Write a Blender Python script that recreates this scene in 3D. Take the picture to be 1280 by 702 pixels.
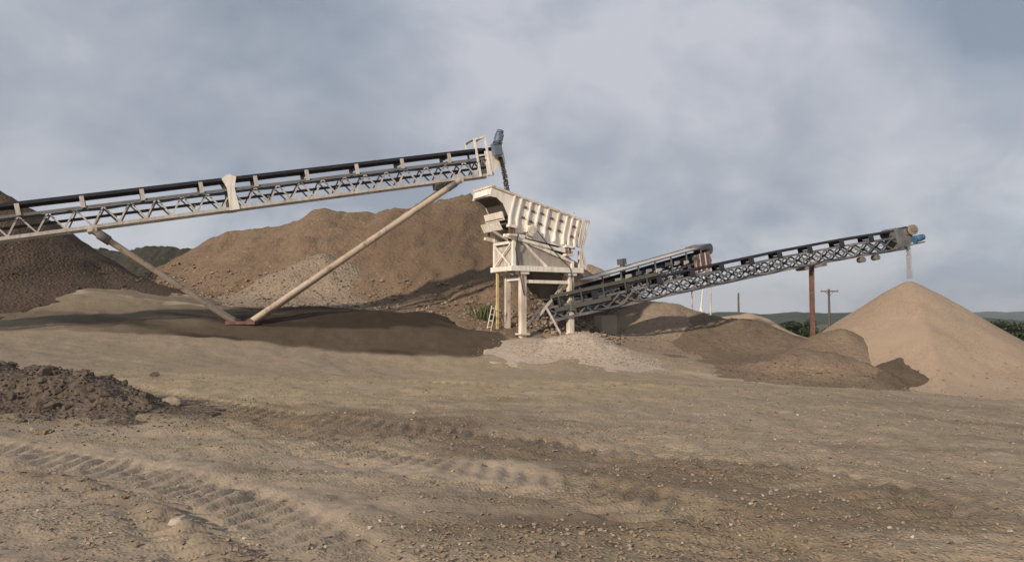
import bpy, bmesh, math, random
import numpy as np
from mathutils import Vector, Matrix
R = math.radians
for o in list(bpy.data.objects): bpy.data.objects.remove(o)
sc = bpy.context.scene
COL = sc.collection
rng = np.random.default_rng(7)
random.seed(7)

# ------------------------------------------------------------------ camera
F = 1000.0; PITCH = R(2.69); CAMZ = 1.6
cd = bpy.data.cameras.new('camera'); cam = bpy.data.objects.new('camera', cd); COL.objects.link(cam)
cd.sensor_width = 36; cd.lens = 36*F/1280; cd.clip_start = .1; cd.clip_end = 12000
cam.location = (0, 0, CAMZ); cam.rotation_euler = (R(90)+PITCH, 0, 0)
sc.camera = cam
# ------------------------------------------------------------------ sky
SUN_AZ, SUN_EL = R(217), R(24)      # azimuth clockwise from +Y
w = bpy.data.worlds.new('World'); sc.world = w; w.use_nodes = True
nt = w.node_tree; nt.nodes.clear()
def N(t, typ, **kw):
    n = t.nodes.new(typ)
    for k, v in kw.items():
        if k == 'inp':
            for a, b in v.items(): n.inputs[a].default_value = b
        else: setattr(n, k, v)
    return n
def L(t, a, b): t.links.new(a, b)
def M(t, op, a, b=None, c=None):
    n = t.nodes.new('ShaderNodeMath'); n.operation = op
    for i, v in enumerate((a, b, c)):
        if v is None: continue
        if isinstance(v, (int, float)): n.inputs[i].default_value = v
        else: t.links.new(v, n.inputs[i])
    return n.outputs[0]
def MIX(t, fac, a, b, mode='MIX'):
    n = t.nodes.new('ShaderNodeMix'); n.data_type = 'RGBA'; n.blend_type = mode; n.clamp_result = False
    for s, v in ((n.inputs[0], fac), (n.inputs[6], a), (n.inputs[7], b)):
        if isinstance(v, (int, float)): s.default_value = v
        elif isinstance(v, tuple): s.default_value = (*v[:3], 1)
        else: t.links.new(v, s)
    return n.outputs[2]
def RAMP(t, fac, stops):
    n = t.nodes.new('ShaderNodeValToRGB'); e = n.color_ramp.elements
    while len(e) < len(stops): e.new(.5)
    for k, (p, c) in zip(e, stops):
        k.position = p; k.color = (*c, 1) if isinstance(c, tuple) else (c, c, c, 1)
    t.links.new(fac, n.inputs[0]); return n.outputs[0]
def NOISE(t, vec, scale, detail=4, rough=.55, dist=0, off=None):
    if off:
        m = N(t, 'ShaderNodeVectorMath', operation='ADD', inp={1: off}); L(t, vec, m.inputs[0]); vec = m.outputs[0]
    n = N(t, 'ShaderNodeTexNoise', inp={'Scale': scale, 'Detail': detail, 'Roughness': rough, 'Distortion': dist})
    L(t, vec, n.inputs['Vector']); return n.outputs[0]
tc = N(nt, 'ShaderNodeTexCoord'); gen = tc.outputs['Generated']
sky = N(nt, 'ShaderNodeTexSky', sky_type='NISHITA', sun_disc=False, sun_elevation=SUN_EL, sun_rotation=SUN_AZ, air_density=1.0, dust_density=.4)
sx = N(nt, 'ShaderNodeSeparateXYZ'); L(nt, gen, sx.inputs[0])
den = M(nt, 'ADD', M(nt, 'MAXIMUM', sx.outputs[2], -.2), .62)
cb = N(nt, 'ShaderNodeCombineXYZ')
L(nt, M(nt, 'DIVIDE', sx.outputs[0], den), cb.inputs[0]); L(nt, M(nt, 'DIVIDE', sx.outputs[1], den), cb.inputs[1])
cl = cb.outputs[0]
big = NOISE(nt, cl, 1.25, 2, .45, .3, (5.5, 21.7, .3))
mid = NOISE(nt, cl, 3.0, 4, .5, .5, (28.3, 2.2, 1.1))
fin = NOISE(nt, cl, 8.0, 6, .55, .35, (1.3, 7.2, 2.1))
dens = M(nt, 'ADD', M(nt, 'MULTIPLY', big, .55), M(nt, 'ADD', M(nt, 'MULTIPLY', mid, .36), M(nt, 'MULTIPLY', fin, .09)))
cover = RAMP(nt, dens, [(.42, .80), (.50, .97)])
tone = NOISE(nt, cl, 1.7, 3, .45, .35, (11.4, 24.4, 6.0))
tone = M(nt, 'ADD', M(nt, 'MULTIPLY', tone, .46), M(nt, 'ADD', M(nt, 'MULTIPLY', mid, .33), M(nt, 'MULTIPLY', fin, .21)))
CLD = 10.0
ccol = RAMP(nt, tone, [(.41, (.275, .308, .365)), (.475, (.345, .38, .445)), (.53, (.405, .435, .495)), (.60, (.53, .545, .60))])
ccol = MIX(nt, 1.0, ccol, (CLD, CLD, CLD), 'MULTIPLY')
skyc = MIX(nt, cover, MIX(nt, 1.0, sky.outputs[0], (.56, .64, .74), 'MULTIPLY'), ccol)
low_ = RAMP(nt, sx.outputs[2], [(.0, 1.), (.20, 0.)])            # paler air towards the horizon
skyc = MIX(nt, M(nt, 'MULTIPLY', low_, .7), skyc, MIX(nt, RAMP(nt, M(nt, 'ADD', M(nt, 'MULTIPLY', mid, .7), M(nt, 'MULTIPLY', fin, .3)), [(.44, 0.), (.56, 1.)]), (4.0, 4.75, 5.9), (8.2, 8.3, 8.5)))
bg = N(nt, 'ShaderNodeBackground', inp={'Strength': .1}); L(nt, skyc, bg.inputs[0])
wo = N(nt, 'ShaderNodeOutputWorld'); L(nt, bg.outputs[0], wo.inputs[0])
# ------------------------------------------------------------------ sun and exposure
sl = bpy.data.lights.new('sun', 'SUN'); sl.energy = 3.7; sl.angle = R(2.0); sl.color = (1, .86, .70)
so = bpy.data.objects.new('sun', sl); COL.objects.link(so)
sdir = Vector((math.sin(SUN_AZ)*math.cos(SUN_EL), math.cos(SUN_AZ)*math.cos(SUN_EL), math.sin(SUN_EL)))
so.rotation_euler = sdir.to_track_quat('Z', 'Y').to_euler()
sc.view_settings.view_transform = 'Standard'; sc.view_settings.look = 'None'
sc.view_settings.exposure = 0.12; sc.view_settings.gamma = 1; sc.view_settings.use_curve_mapping = False
sc.render.engine = 'CYCLES'
sc.cycles.volume_bounces = 0

# ------------------------------------------------------------------ helpers
def P(px, py, d):
    """photo pixel + distance along +Y  ->  world point"""
    u = (px-640)/F; v = (351-py)/F
    y = math.cos(PITCH)-v*math.sin(PITCH); z = math.sin(PITCH)+v*math.cos(PITCH)
    return Vector((u/y*d, d, CAMZ+z/y*d))
def tag(o, label=None, cat=None, group=None, kind=None):
    for k, v in (('label', label), ('category', cat), ('group', group), ('kind', kind)):
        if v: o[k] = v
    return o
def empty(name, loc, rz=0, **kw):
    o = bpy.data.objects.new(name, None); COL.objects.link(o); o.location = loc; o.rotation_euler = (0, 0, rz)
    o.empty_display_size = .2
    o.matrix_basis = Matrix.Translation(loc) @ Matrix.Rotation(rz, 4, 'Z')
    return tag(o, **kw)
def wmat(o):
    m = o.matrix_basis.copy()
    while o.parent: o = o.parent; m = o.matrix_basis @ m
    return m
def link(name, me, parent=None, mw=None, **kw):
    o = bpy.data.objects.new(name, me); COL.objects.link(o)
    mw = mw or Matrix.Identity(4)
    if parent: o.parent = parent; mw = wmat(parent).inverted() @ mw
    o.matrix_basis = mw
    return tag(o, **kw)
def np_mesh(name, V, Fc, mat, smooth=True):
    V = np.asarray(V, np.float32); Fc = np.asarray(Fc, np.int32); k = Fc.shape[1]
    me = bpy.data.meshes.new(name)
    me.vertices.add(len(V)); me.vertices.foreach_set('co', V.ravel())
    me.loops.add(Fc.size); me.loops.foreach_set('vertex_index', Fc.ravel())
    me.polygons.add(len(Fc)); me.polygons.foreach_set('loop_start', np.arange(0, Fc.size, k, dtype=np.int32))
    me.polygons.foreach_set('use_smooth', np.full(len(Fc), smooth, dtype=bool))
    me.update(calc_edges=True); me.validate(); me.materials.append(mat)
    return me
def bm_mesh(name, bm, mat, smooth=False):
    me = bpy.data.meshes.new(name); bm.normal_update(); bm.to_mesh(me); bm.free(); me.materials.append(mat)
    if smooth:
        for p in me.polygons: p.use_smooth = True
    return me
_unit = {}
def unit(shape, mat):
    k = (shape, mat.name)
    if k in _unit: return _unit[k]
    bm = bmesh.new()
    if shape == 'box': bmesh.ops.create_cube(bm, size=1)
    else:
        bmesh.ops.create_cone(bm, cap_ends=True, segments=14, radius1=.5, radius2=.5, depth=1)
    me = bm_mesh(shape+'_'+mat.name, bm, mat)
    if shape == 'tube':
        for p in me.polygons: p.use_smooth = abs(p.normal.z) < .5
    _unit[k] = me; return me
def frame(p, q, up=(0, 0, 1)):
    z = (q-p).normalized(); up = Vector(up)
    if abs(z.dot(up)) > .98: up = Vector((0, 1, 0)) if abs(z.y) < .9 else Vector((1, 0, 0))
    x = up.cross(z).normalized(); y = z.cross(x)
    return Matrix((x, y, z)).transposed()
def bar(name, p, q, w, h, mat, parent, shape='box', up=(0, 0, 1), **kw):
    p = Vector(p); q = Vector(q); L_ = (q-p).length
    m = Matrix.Translation((p+q)/2) @ frame(p, q, up).to_4x4() @ Matrix.Diagonal((w, h, L_, 1))
    return link(name, unit(shape, mat), parent, m, **kw)
def tube(name, p, q, r, mat, parent, **kw): return bar(name, p, q, 2*r, 2*r, mat, parent, 'tube', **kw)
def box(name, c, X, Y, Z, mat, parent, **kw):
    """box at centre c with half-less full edge vectors X,Y,Z"""
    m = Matrix((Vector(X).to_4d(), Vector(Y).to_4d(), Vector(Z).to_4d(), Vector(c).to_4d())).transposed()
    for i in range(3): m[3][i] = 0
    return link(name, unit('box', mat), parent, m, **kw)
def plate(name, pts, n, th, mat, parent, **kw):
    """extruded polygon, world points pts, thickness th along n"""
    bm = bmesh.new(); n = Vector(n).normalized()
    a = [bm.verts.new(Vector(p)-n*th/2) for p in pts]; b = [bm.verts.new(Vector(p)+n*th/2) for p in pts]
    bm.faces.new(a[::-1]); bm.faces.new(b)
    for i in range(len(pts)):
        j = (i+1) % len(pts); bm.faces.new((a[i], a[j], b[j], b[i]))
    bmesh.ops.recalc_face_normals(bm, faces=bm.faces)
    return link(name, bm_mesh(name, bm, mat), parent, None, **kw)
# --- numpy noise
def _hash(ix, iy, s):
    h = (ix.astype(np.int64)*374761393 + iy.astype(np.int64)*668265263 + s*974634777) & 0x7fffffff
    h = ((h ^ (h >> 13))*1274126177) & 0x7fffffff
    return ((h ^ (h >> 16)) & 0xffff)/65535.0
def vnoise(x, y, s=0):
    ix = np.floor(x).astype(np.int64); iy = np.floor(y).astype(np.int64); fx = x-ix; fy = y-iy
    fx = fx*fx*fx*(fx*(fx*6-15)+10); fy = fy*fy*fy*(fy*(fy*6-15)+10)
    a = _hash(ix, iy, s); b = _hash(ix+1, iy, s); c = _hash(ix, iy+1, s); d = _hash(ix+1, iy+1, s)
    return (a+(b-a)*fx)+((c+(d-c)*fx)-(a+(b-a)*fx))*fy - .5
def fbm(x, y, s=0, o=4, g=.5):
    t = np.zeros_like(x, dtype=float); a = 1.0
    for i in range(o):
        c, sn = math.cos(.7*i), math.sin(.7*i)
        t += a*vnoise((x*c-y*sn)*2**i+11.3*i, (x*sn+y*c)*2**i+5.7*i, s+i); a *= g
    return t
def sstep(a, b, x):
    t = np.clip((x-a)/(b-a), 0, 1); return t*t*(3-2*t)
def poly_dist(x, y, pts, closed=False):
    """distance to a polyline and the signed side / param"""
    best = np.full(x.shape, 1e9); par = np.zeros(x.shape); side = np.zeros(x.shape); acc = 0
    for (ax, ay), (bx, by) in zip(pts[:-1], pts[1:]):
        dx, dy = bx-ax, by-ay; l2 = dx*dx+dy*dy; l = math.sqrt(l2)
        t = np.clip(((x-ax)*dx+(y-ay)*dy)/l2, 0, 1)
        d = np.hypot(x-ax-t*dx, y-ay-t*dy); m = d < best
        best = np.where(m, d, best); par = np.where(m, acc+t*l, par)
        side = np.where(m, np.sign(dx*(y-ay)-dy*(x-ax)), side); acc += l
    return best, par, side

# ------------------------------------------------------------------ materials
def mat_new(name):
    m = bpy.data.materials.new(name); m.use_nodes = True; t = m.node_tree; t.nodes.clear()
    b = N(t, 'ShaderNodeBsdfPrincipled'); o = N(t, 'ShaderNodeOutputMaterial'); L(t, b.outputs[0], o.inputs[0])
    g = N(t, 'ShaderNodeNewGeometry')
    return m, t, b, g.outputs['Position']
def soil(name, ca, cb_, cs, scale=.5, stone=9., stone_amt=.35, bump=.5, bumpd=.05, damp=None, damp_scale=.2):
    """earth / gravel: two tones, stone specks of colour cs"""
    m, t, b, pos = mat_new(name)
    c = MIX(t, RAMP(t, NOISE(t, pos, scale, 6, .6), [(.35, 0.), (.65, 1.)]), ca, cb_)
    v = N(t, 'ShaderNodeTexVoronoi', inp={'Scale': stone, 'Randomness': 1.}); L(t, pos, v.inputs['Vector'])
    sep = N(t, 'ShaderNodeSeparateColor'); L(t, v.outputs['Color'], sep.inputs[0])
    f = M(t, 'MULTIPLY', RAMP(t, sep.outputs[0], [(1-stone_amt, 0.), (1., .8)]), RAMP(t, v.outputs['Distance'], [(.25, 1.), (.5, 0.)]))
    c = MIX(t, f, c, cs)
    c = MIX(t, M(t, 'MULTIPLY', RAMP(t, sep.outputs[1], [(.0, 1.), (.6, 0.)]), .35), c, MIX(t, 1., c, (.5, .48, .46), 'MULTIPLY'))
    if damp:
        c = MIX(t, RAMP(t, NOISE(t, pos, damp_scale, 4, .55, .3, (4, 9, 2)), [(.48, 0.), (.62, .8)]), c, damp)
    L(t, c, b.inputs['Base Color']); b.inputs['Roughness'].default_value = .95; b.inputs['Specular IOR Level'].default_value = .2
    hgt = M(t, 'ADD', M(t, 'MULTIPLY', NOISE(t, pos, stone*.45, 5, .65), 1.2), M(t, 'MULTIPLY', RAMP(t, v.outputs['Distance'], [(0., 1.), (.6, 0.)]), .8))
    bp = N(t, 'ShaderNodeBump', inp={'Strength': bump, 'Distance': bumpd}); L(t, hgt, bp.inputs['Height']); L(t, bp.outputs[0], b.inputs['Normal'])
    return m
def paint(name, c, rust=.25, rustc=(.20, .085, .04), rough=.6, metal=0., dirt=(.16, .125, .095), dirt_amt=.35, scale=2.2, runs=0.):
    m, t, b, pos = mat_new(name)
    cc = MIX(t, M(t, 'MULTIPLY', RAMP(t, NOISE(t, pos, scale*.6, 5, .65, .3, (2, 3, 4)), [(.4, 0.), (.7, 1.)]), dirt_amt), c, dirt)
    cc = MIX(t, RAMP(t, NOISE(t, pos, scale, 7, .7, .4), [(.72-rust*.5, 0.), (.80-rust*.4, .9)]), cc, rustc)
    if runs:
        mp = N(t, 'ShaderNodeMapping'); mp.inputs['Scale'].default_value = (5., 5., .35); L(t, pos, mp.inputs['Vector'])
        cc = MIX(t, RAMP(t, NOISE(t, mp.outputs[0], 1.6, 5, .65), [(.46, 0.), (.68, runs)]), cc, (.27, .17, .10))
    L(t, cc, b.inputs['Base Color']); b.inputs['Metallic'].default_value = metal
    L(t, RAMP(t, NOISE(t, pos, 6., 4), [(.3, rough-.12), (.7, rough+.15)]), b.inputs['Roughness'])
    bp = N(t, 'ShaderNodeBump', inp={'Strength': .2, 'Distance': .01}); L(t, NOISE(t, pos, 14., 4), bp.inputs['Height']); L(t, bp.outputs[0], b.inputs['Normal'])
    return m
M_cream = paint('cream_paint', (.90, .85, .77), .06, dirt=(.56, .47, .37), dirt_amt=.45, runs=.4)
M_creamr = paint('rusty_cream_paint', (.80, .71, .60), .22, (.33, .15, .07), dirt_amt=.4, runs=.7)
M_yel = paint('yellow_paint', (.62, .50, .26), .25)
M_grey = paint('pale_grey_paint', (.60, .565, .52), .14, dirt=(.30, .25, .2), dirt_amt=.6, runs=.5)
M_strut = paint('dusty_pink_pipe_paint', (.50, .40, .31), .34, (.15, .09, .055), dirt=(.24, .18, .13), dirt_amt=.6)
M_dark = paint('dark_blue_grey_steel', (.085, .09, .105), .22, (.13, .08, .055), dirt=(.27, .24, .21), dirt_amt=.85)
M_mid = paint('weathered_grey_steel', (.19, .185, .18), .22, dirt=(.10, .085, .07), dirt_amt=.6)  # its darker tone also paints the shade on the long conveyor's top chord
M_olive = paint('olive_grey_steel', (.085, .08, .065), .2, dirt=(.05, .045, .038), dirt_amt=.6)
M_belt = paint('black_rubber', (.016, .018, .026), .0, rough=.75, dirt=(.045, .043, .045), dirt_amt=.5)
M_blue = paint('blue_motor_paint', (.05, .16, .30), .12, rough=.45, dirt_amt=.25)
M_slate = paint('slate_blue_motor_paint', (.13, .17, .23), .12, rough=.5, dirt_amt=.3)
M_rust = paint('rusty_steel', (.17, .09, .065), .5, (.10, .05, .035), rough=.8)
M_red = paint('faded_red_paint', (.36, .20, .155), .2)
M_brownsteel = paint('brown_grey_steel', (.27, .215, .165), .2)
M_sheet = paint('dusty_grey_sheet', (.42, .385, .34), .15, dirt_amt=.5, runs=.4)
M_wood = paint('weathered_wood', (.09, .075, .065), .0, rough=.85)
M_conc = paint('dusty_concrete', (.42, .37, .30), .0, rough=.9, dirt_amt=.3)
M_hollow = paint('dark_steel_with_shade', (.07, .055, .045), .2)  # dark steel whose colour also holds the shade inside openings
M_sand = soil('stockpile_sand', (.385, .292, .213), (.345, .258, .185), (.43, .345, .265), .35, 14, .2, .35, .03, damp=(.355, .268, .193), damp_scale=.3)
M_main = soil('stockpile_gravel', (.212, .148, .098), (.172, .120, .080), (.33, .245, .17), .22, 5, .14, .55, .10, damp=(.13, .088, .058), damp_scale=.085)  # tone darkened to hold the shade lying over this pile
M_mainl = soil('pale_gravel', (.36, .28, .205), (.30, .225, .16), (.50, .43, .35), .4, 6, .35, .8, .10)
M_front = soil('buff_gravel', (.315, .245, .178), (.27, .208, .15), (.40, .33, .255), .4, 6, .25, .7, .10)
M_coarse = soil('coarse_stone', (.30, .235, .175), (.22, .17, .125), (.50, .43, .36), .6, 4, .5, 1., .14)
M_darkp = soil('dark_damp_gravel', (.105, .072, .05), (.08, .056, .04), (.20, .155, .12), .3, 6, .12, .8, .10)  # dark tone of the left pile and the falling gravel
M_brown = soil('brown_fines', (.25, .185, .13), (.20, .148, .104), (.38, .30, .22), .25, 7, .18, .6, .07, damp=(.155, .115, .082), damp_scale=.16)
M_brown2 = soil('tan_fines', (.30, .228, .165), (.255, .195, .14), (.38, .30, .22), .25, 7, .15, .5, .07)
M_brown3 = soil('dark_brown_fines', (.19, .14, .098), (.155, .115, .08), (.24, .18, .13), .25, 7, .12, .5, .07)
M_brown4 = soil('damp_fines', (.13, .098, .068), (.105, .08, .056), (.17, .135, .1), .4, 9, .12, .5, .05)  # colour of the shadow patch at the sand cone's foot
M_berm = soil('washed_gravel', (.45, .37, .295), (.41, .335, .265), (.52, .45, .38), .5, 9, .25, .4, .04)
M_clod = soil('dark_clods', (.115, .088, .068), (.15, .115, .088), (.24, .19, .15), 1.2, 12, .2, .9, .05)
M_rock = soil('rubble_rock', (.105, .082, .066), (.155, .122, .098), (.22, .18, .15), 2.5, 20, .15, .6, .012)
M_tan = soil('tan_stone', (.27, .215, .165), (.33, .265, .20), (.38, .31, .25), 4, 25, .2, .6, .02)
M_pale = soil('pale_stone', (.52, .45, .37), (.42, .36, .29), (.6, .54, .46), 4, 25, .2, .6, .02)

# ------------------------------------------------------------------ terrain
ctrl = []
def C(px, py, d): v = P(px, py, d); ctrl.append((v.x, v.y, v.z))
def W(x, y, z): ctrl.append((x, y, z))
for x, y in ((-8, 5), (-4, 5), (0, 5), (4, 5), (8, 5), (-6, 9), (0, 9), (6, 9), (-9, 13), (0, 14), (7, 13), (0, -8), (-12, -8), (12, -8), (-14, 4), (14, 4)): W(x, y, 0)
C(0, 440, 26); C(0, 411, 32); C(240, 421, 33); C(400, 440, 33); C(630, 451, 33); C(520, 446, 33); C(760, 459, 32)
C(0, 391, 35); C(240, 395, 36); C(400, 398, 36.3); C(520, 399, 36.5); C(655, 419, 37); C(707, 418, 38); C(620, 412, 37.5)
C(200, 366, 44); C(60, 362, 38); C(350, 384, 44); C(500, 388, 43); C(600, 392, 42); C(300, 402, 35.5)
C(320, 470, 20); C(640, 480, 20); C(900, 478, 20); C(1150, 492, 20); C(1000, 540, 12); C(1280, 545, 13)
C(830, 461, 33); C(920, 466, 33); C(1000, 482, 32); C(1150, 492, 31); C(1280, 500, 29); C(1420, 505, 27)
C(780, 428, 40); C(870, 438, 42); C(960, 432, 50); C(1100, 432, 50); C(1020, 424, 44); C(1300, 440, 48)
W(-35, 20, 1.6); W(-35, 36, 3.2); W(-60, 30, 3.6); W(-60, 60, 5); W(-30, 70, 4.2); W(0, 75, 2.4); W(30, 75, -.6); W(60, 70, -2); W(60, 30, -2.4); W(40, 12, -1.2); W(-40, 0, 1); W(40, -10, -.6)
W(0, 110, 1); W(70, 110, -3); W(-70, 110, 6); W(-90, 0, 3); W(90, 0, -3); W(0, -60, 0); W(-60, -50, 1); W(60, -50, -1.5)
ctrl = np.array(ctrl); _n = len(ctrl)
def _U(r2): return .5*r2*np.log(r2+1e-9)
_d2 = ((ctrl[:, None, :2]-ctrl[None, :, :2])**2).sum(-1)
_A = np.zeros((_n+3, _n+3)); _A[:_n, :_n] = _U(_d2)+np.eye(_n)*6.0
_A[:_n, _n] = 1; _A[:_n, _n+1:] = ctrl[:, :2]; _A[_n, :_n] = 1; _A[_n+1:, :_n] = ctrl[:, :2].T
_w = np.linalg.solve(_A, np.r_[ctrl[:, 2], 0, 0, 0])
def terrain0(x, y):
    x = np.asarray(x, float); y = np.asarray(y, float); sh = x.shape; x = x.ravel(); y = y.ravel()
    z = np.empty_like(x)
    for i in range(0, len(x), 40000):
        xs, ys = x[i:i+40000], y[i:i+40000]; m = (np.hypot(xs, ys) < 150); zz = np.full(xs.shape, -7.0)
        if m.any():
            a, b = xs[m], ys[m]
            r2 = (a[:, None]-ctrl[:, 0])**2+(b[:, None]-ctrl[:, 1])**2
            tz = _U(r2) @ _w[:_n]+_w[_n]+_w[_n+1]*a+_w[_n+2]*b
            k = sstep(85, 148, np.hypot(a, b)); zz[m] = tz*(1-k)+(-7)*k
        z[i:i+40000] = zz
    return z.reshape(sh)
# features of the yard, traced on the ground
def G(px, py, z=0.): d = (CAMZ-z)*F/(py-398.0); return ((px-640)/F*d, d)
bank_line = [tuple(P(*a)[:2]) for a in ((-500, 396, 30), (0, 411, 32), (240, 421, 33), (400, 440, 33), (520, 446, 33), (600, 451, 33.2), (630, 446, 34.6), (636, 430, 36.2), (618, 405, 38), (560, 392, 41))]
track_a = [G(-260, 532), G(0, 562), G(130, 582), G(250, 618), G(345, 668), G(420, 760)]       # lugged wheel track
ridge_a = [G(-200, 556), G(0, 592), G(100, 602), G(230, 646), G(300, 700), G(340, 790)]       # windrow of loose gravel
track_b = [G(150, 492), G(300, 512), G(470, 533), G(640, 548), G(800, 566), G(1000, 596), G(1280, 660)]
track_c = [G(300, 520), G(440, 560), G(560, 582), G(700, 600), G(860, 640), G(1000, 710)]
track_d = [G(420, 470), G(640, 482), G(860, 478), G(1100, 470)]
wet_b = [G(150, 505), G(380, 522), G(600, 545), G(800, 585), G(960, 618), G(1120, 626)]
wet_c = [G(560, 640), G(760, 660), G(960, 690)]
def lugs(x, y, line, half, pitch, depth):
    d, s, sd = poly_dist(x, y, line); off = d*sd
    ph = (s+np.abs(off)*.55)/pitch
    l = np.clip(np.sin(ph*2*np.pi)*3.5, -1, 1)*.5+.5
    m = sstep(half, half*.8, d)
    brk = .45+.55*sstep(-.3, .05, fbm(x*.7, y*.7, 55, 2))
    return -m*depth*.5 - m*l*depth*(.35+.65*brk)+depth*.15*np.exp(-((d-half*1.15)/(half*.18))**2)*(.3+.7*brk)
def fine(x, y):
    r = np.hypot(x, y-2)
    near = sstep(45, 18, r)
    z = .10*fbm(x*.22, y*.22, 3, 3)+near*(.060*fbm(x*.9, y*.9, 4, 2))
    far = sstep(140, 60, r)
    z += sstep(62, 34, r)*.055*fbm(x*2.2, y*2.2, 9, 1)+sstep(24, 14, r)*.034*fbm(x*4.6, y*4.6, 19, 1)+sstep(13, 8, r)*.02*vnoise(x*9.5, y*9.5, 29)
    z += far*(1-near)*.18*fbm(x*.5, y*.5, 17, 4)
    # horizontal graded streaks
    z += near*.02*fbm(x*.35, y*2.2, 21, 3)
    m = r < 45
    a, b = x[m], y[m]; zz = np.zeros(a.shape)
    zz += lugs(a, b, track_a, .78, .25, .040)
    zz += lugs(a, b, track_b, .6, .28, .03)
    zz += lugs(a, b, track_c, .55, .26, .026)
    zz += lugs(a, b, track_d, .45, .3, .025)
    d, s, sd = poly_dist(a, b, ridge_a)
    zz += np.exp(-(d/.22)**2)*(.07+.09*fbm(a*4, b*4, 31, 3))
    z[m] += zz
    return z
def bank(x, y):
    d, s, sd = poly_dist(x, y, bank_line)
    return sd*d          # positive = far side of the foot line
def terrain(x, y, detail=True):
    x = np.asarray(x, float); y = np.asarray(y, float)
    z = terrain0(x, y)
    return z+fine(x, y) if detail else z
def gz(x, y): return float(terrain(np.array([x]), np.array([y]))[0])

def graded(brk):
    """brk: list of (limit, step0, growth)"""
    out = [0.]
    for lim, s0, g in brk:
        while out[-1] < lim: out.append(out[-1]+s0+g*out[-1])
    return np.array(out)
px_ = graded([(5, .034, 0), (48, .0, .0075), (150, .1, .03), (5600, 0, .16)])
ax = np.r_[-px_[:0:-1], px_]
py_ = graded([(5.0, .034, 0), (60, .0, .0048), (150, 0, .03), (5600, 0, .16)])
py_ = py_[1:]
ay = np.r_[[-4000, -1500, -500, -180, -80, -40, -20, -10, -5, -2, 0, 1, 2, 2.6], 3.0+py_]
XX, YY = np.meshgrid(ax, ay)
ZZ = terrain(XX, YY)
nx, ny = len(ax), len(ay)
idx = np.arange(nx*ny).reshape(ny, nx)
FF = np.stack([idx[:-1, :-1], idx[:-1, 1:], idx[1:, 1:], idx[1:, :-1]], -1).reshape(-1, 4)

# ground material: zones held in vertex attributes
def ground_material():
    m, t, b, pos = mat_new('yard_gravel')
    at = {k: N(t, 'ShaderNodeAttribute', attribute_name=k).outputs['Fac'] for k in ('dark', 'damp', 'yellow', 'fines', 'grass', 'pale')}
    n1 = NOISE(t, pos, .35, 6, .6)
    n2 = NOISE(t, pos, 2.6, 6, .65, 0, (3, 1, 2))
    c = MIX(t, RAMP(t, n1, [(.35, 0.), (.65, 1.)]), (.325, .26, .183), (.285, .227, .16))
    c = MIX(t, at['yellow'], c, (.375, .295, .175))
    c = MIX(t, RAMP(t, n2, [(.45, 0.), (.7, .45)]), c, (.235, .178, .125))
    v = N(t, 'ShaderNodeTexVoronoi', inp={'Scale': 26., 'Randomness': 1.}); L(t, pos, v.inputs['Vector'])
    v2 = N(t, 'ShaderNodeTexVoronoi', inp={'Scale': 9., 'Randomness': 1.}); L(t, pos, v2.inputs['Vector'])
    s = N(t, 'ShaderNodeSeparateColor'); L(t, v.outputs['Color'], s.inputs[0])
    s2 = N(t, 'ShaderNodeSeparateColor'); L(t, v2.outputs['Color'], s2.inputs[0])
    nf = M(t, 'SUBTRACT', 1., M(t, 'MULTIPLY', at['fines'], .8))
    c = MIX(t, M(t, 'MULTIPLY', M(t, 'MULTIPLY', RAMP(t, s.outputs[0], [(.72, 0.), (.98, .7)]), RAMP(t, v.outputs['Distance'], [(.2, 1.), (.5, 0.)])), nf), c, (.50, .42, .33))
    c = MIX(t, M(t, 'MULTIPLY', RAMP(t, s.outputs[1], [(.0, .4), (.4, 0.)]), nf), c, (.15, .11, .08))
    c = MIX(t, M(t, 'MULTIPLY', RAMP(t, s2.outputs[0], [(.85, 0.), (1., .5)]), nf), c, (.40, .32, .24))
    c = MIX(t, M(t, 'MULTIPLY', at['fines'], .75), c, (.335, .268, .205))
    c = MIX(t, at['damp'], c, MIX(t, 1., c, (.50, .47, .45), 'MULTIPLY'))
    c = MIX(t, at['dark'], c, MIX(t, n2, (.050, .034, .021), (.036, .025, .016)))  # dark soil, deepened further to paint in the shade on the bank
    c = MIX(t, at['pale'], c, (.44, .355, .265))
    c = MIX(t, at['grass'], c, MIX(t, n2, (.045, .075, .022), (.025, .042, .016)))
    L(t, c, b.inputs['Base Color']); b.inputs['Roughness'].default_value = .95; b.inputs['Specular IOR Level'].default_value = .2
    h = M(t, 'ADD', M(t, 'MULTIPLY', NOISE(t, pos, 16., 3, .6), .5), M(t, 'MULTIPLY', RAMP(t, v.outputs['Distance'], [(0., 1.), (.55, 0.)]), M(t, 'MULTIPLY', nf, 1.3)))
    bp = N(t, 'ShaderNodeBump', inp={'Strength': .55, 'Distance': .018}); L(t, h, bp.inputs['Height'])
    h2 = NOISE(t, pos, 3.5, 5, .65)
    bp2 = N(t, 'ShaderNodeBump', inp={'Strength': .3, 'Distance': .10}); L(t, h2, bp2.inputs['Height']); L(t, bp2.outputs[0], bp.inputs['Normal'])
    L(t, bp.outputs[0], b.inputs['Normal'])
    return m
M_ground = ground_material()
gme = np_mesh('ground', np.stack([XX.ravel(), YY.ravel(), ZZ.ravel()], -1), FF, M_ground)
def band(x, y, line, half, soft, s, amp=.5):
    d, _, _ = poly_dist(x, y, line); d = d+amp*fbm(x*.8, y*.8, s, 4)
    return sstep(half+soft, half-soft*.3, d)
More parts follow.
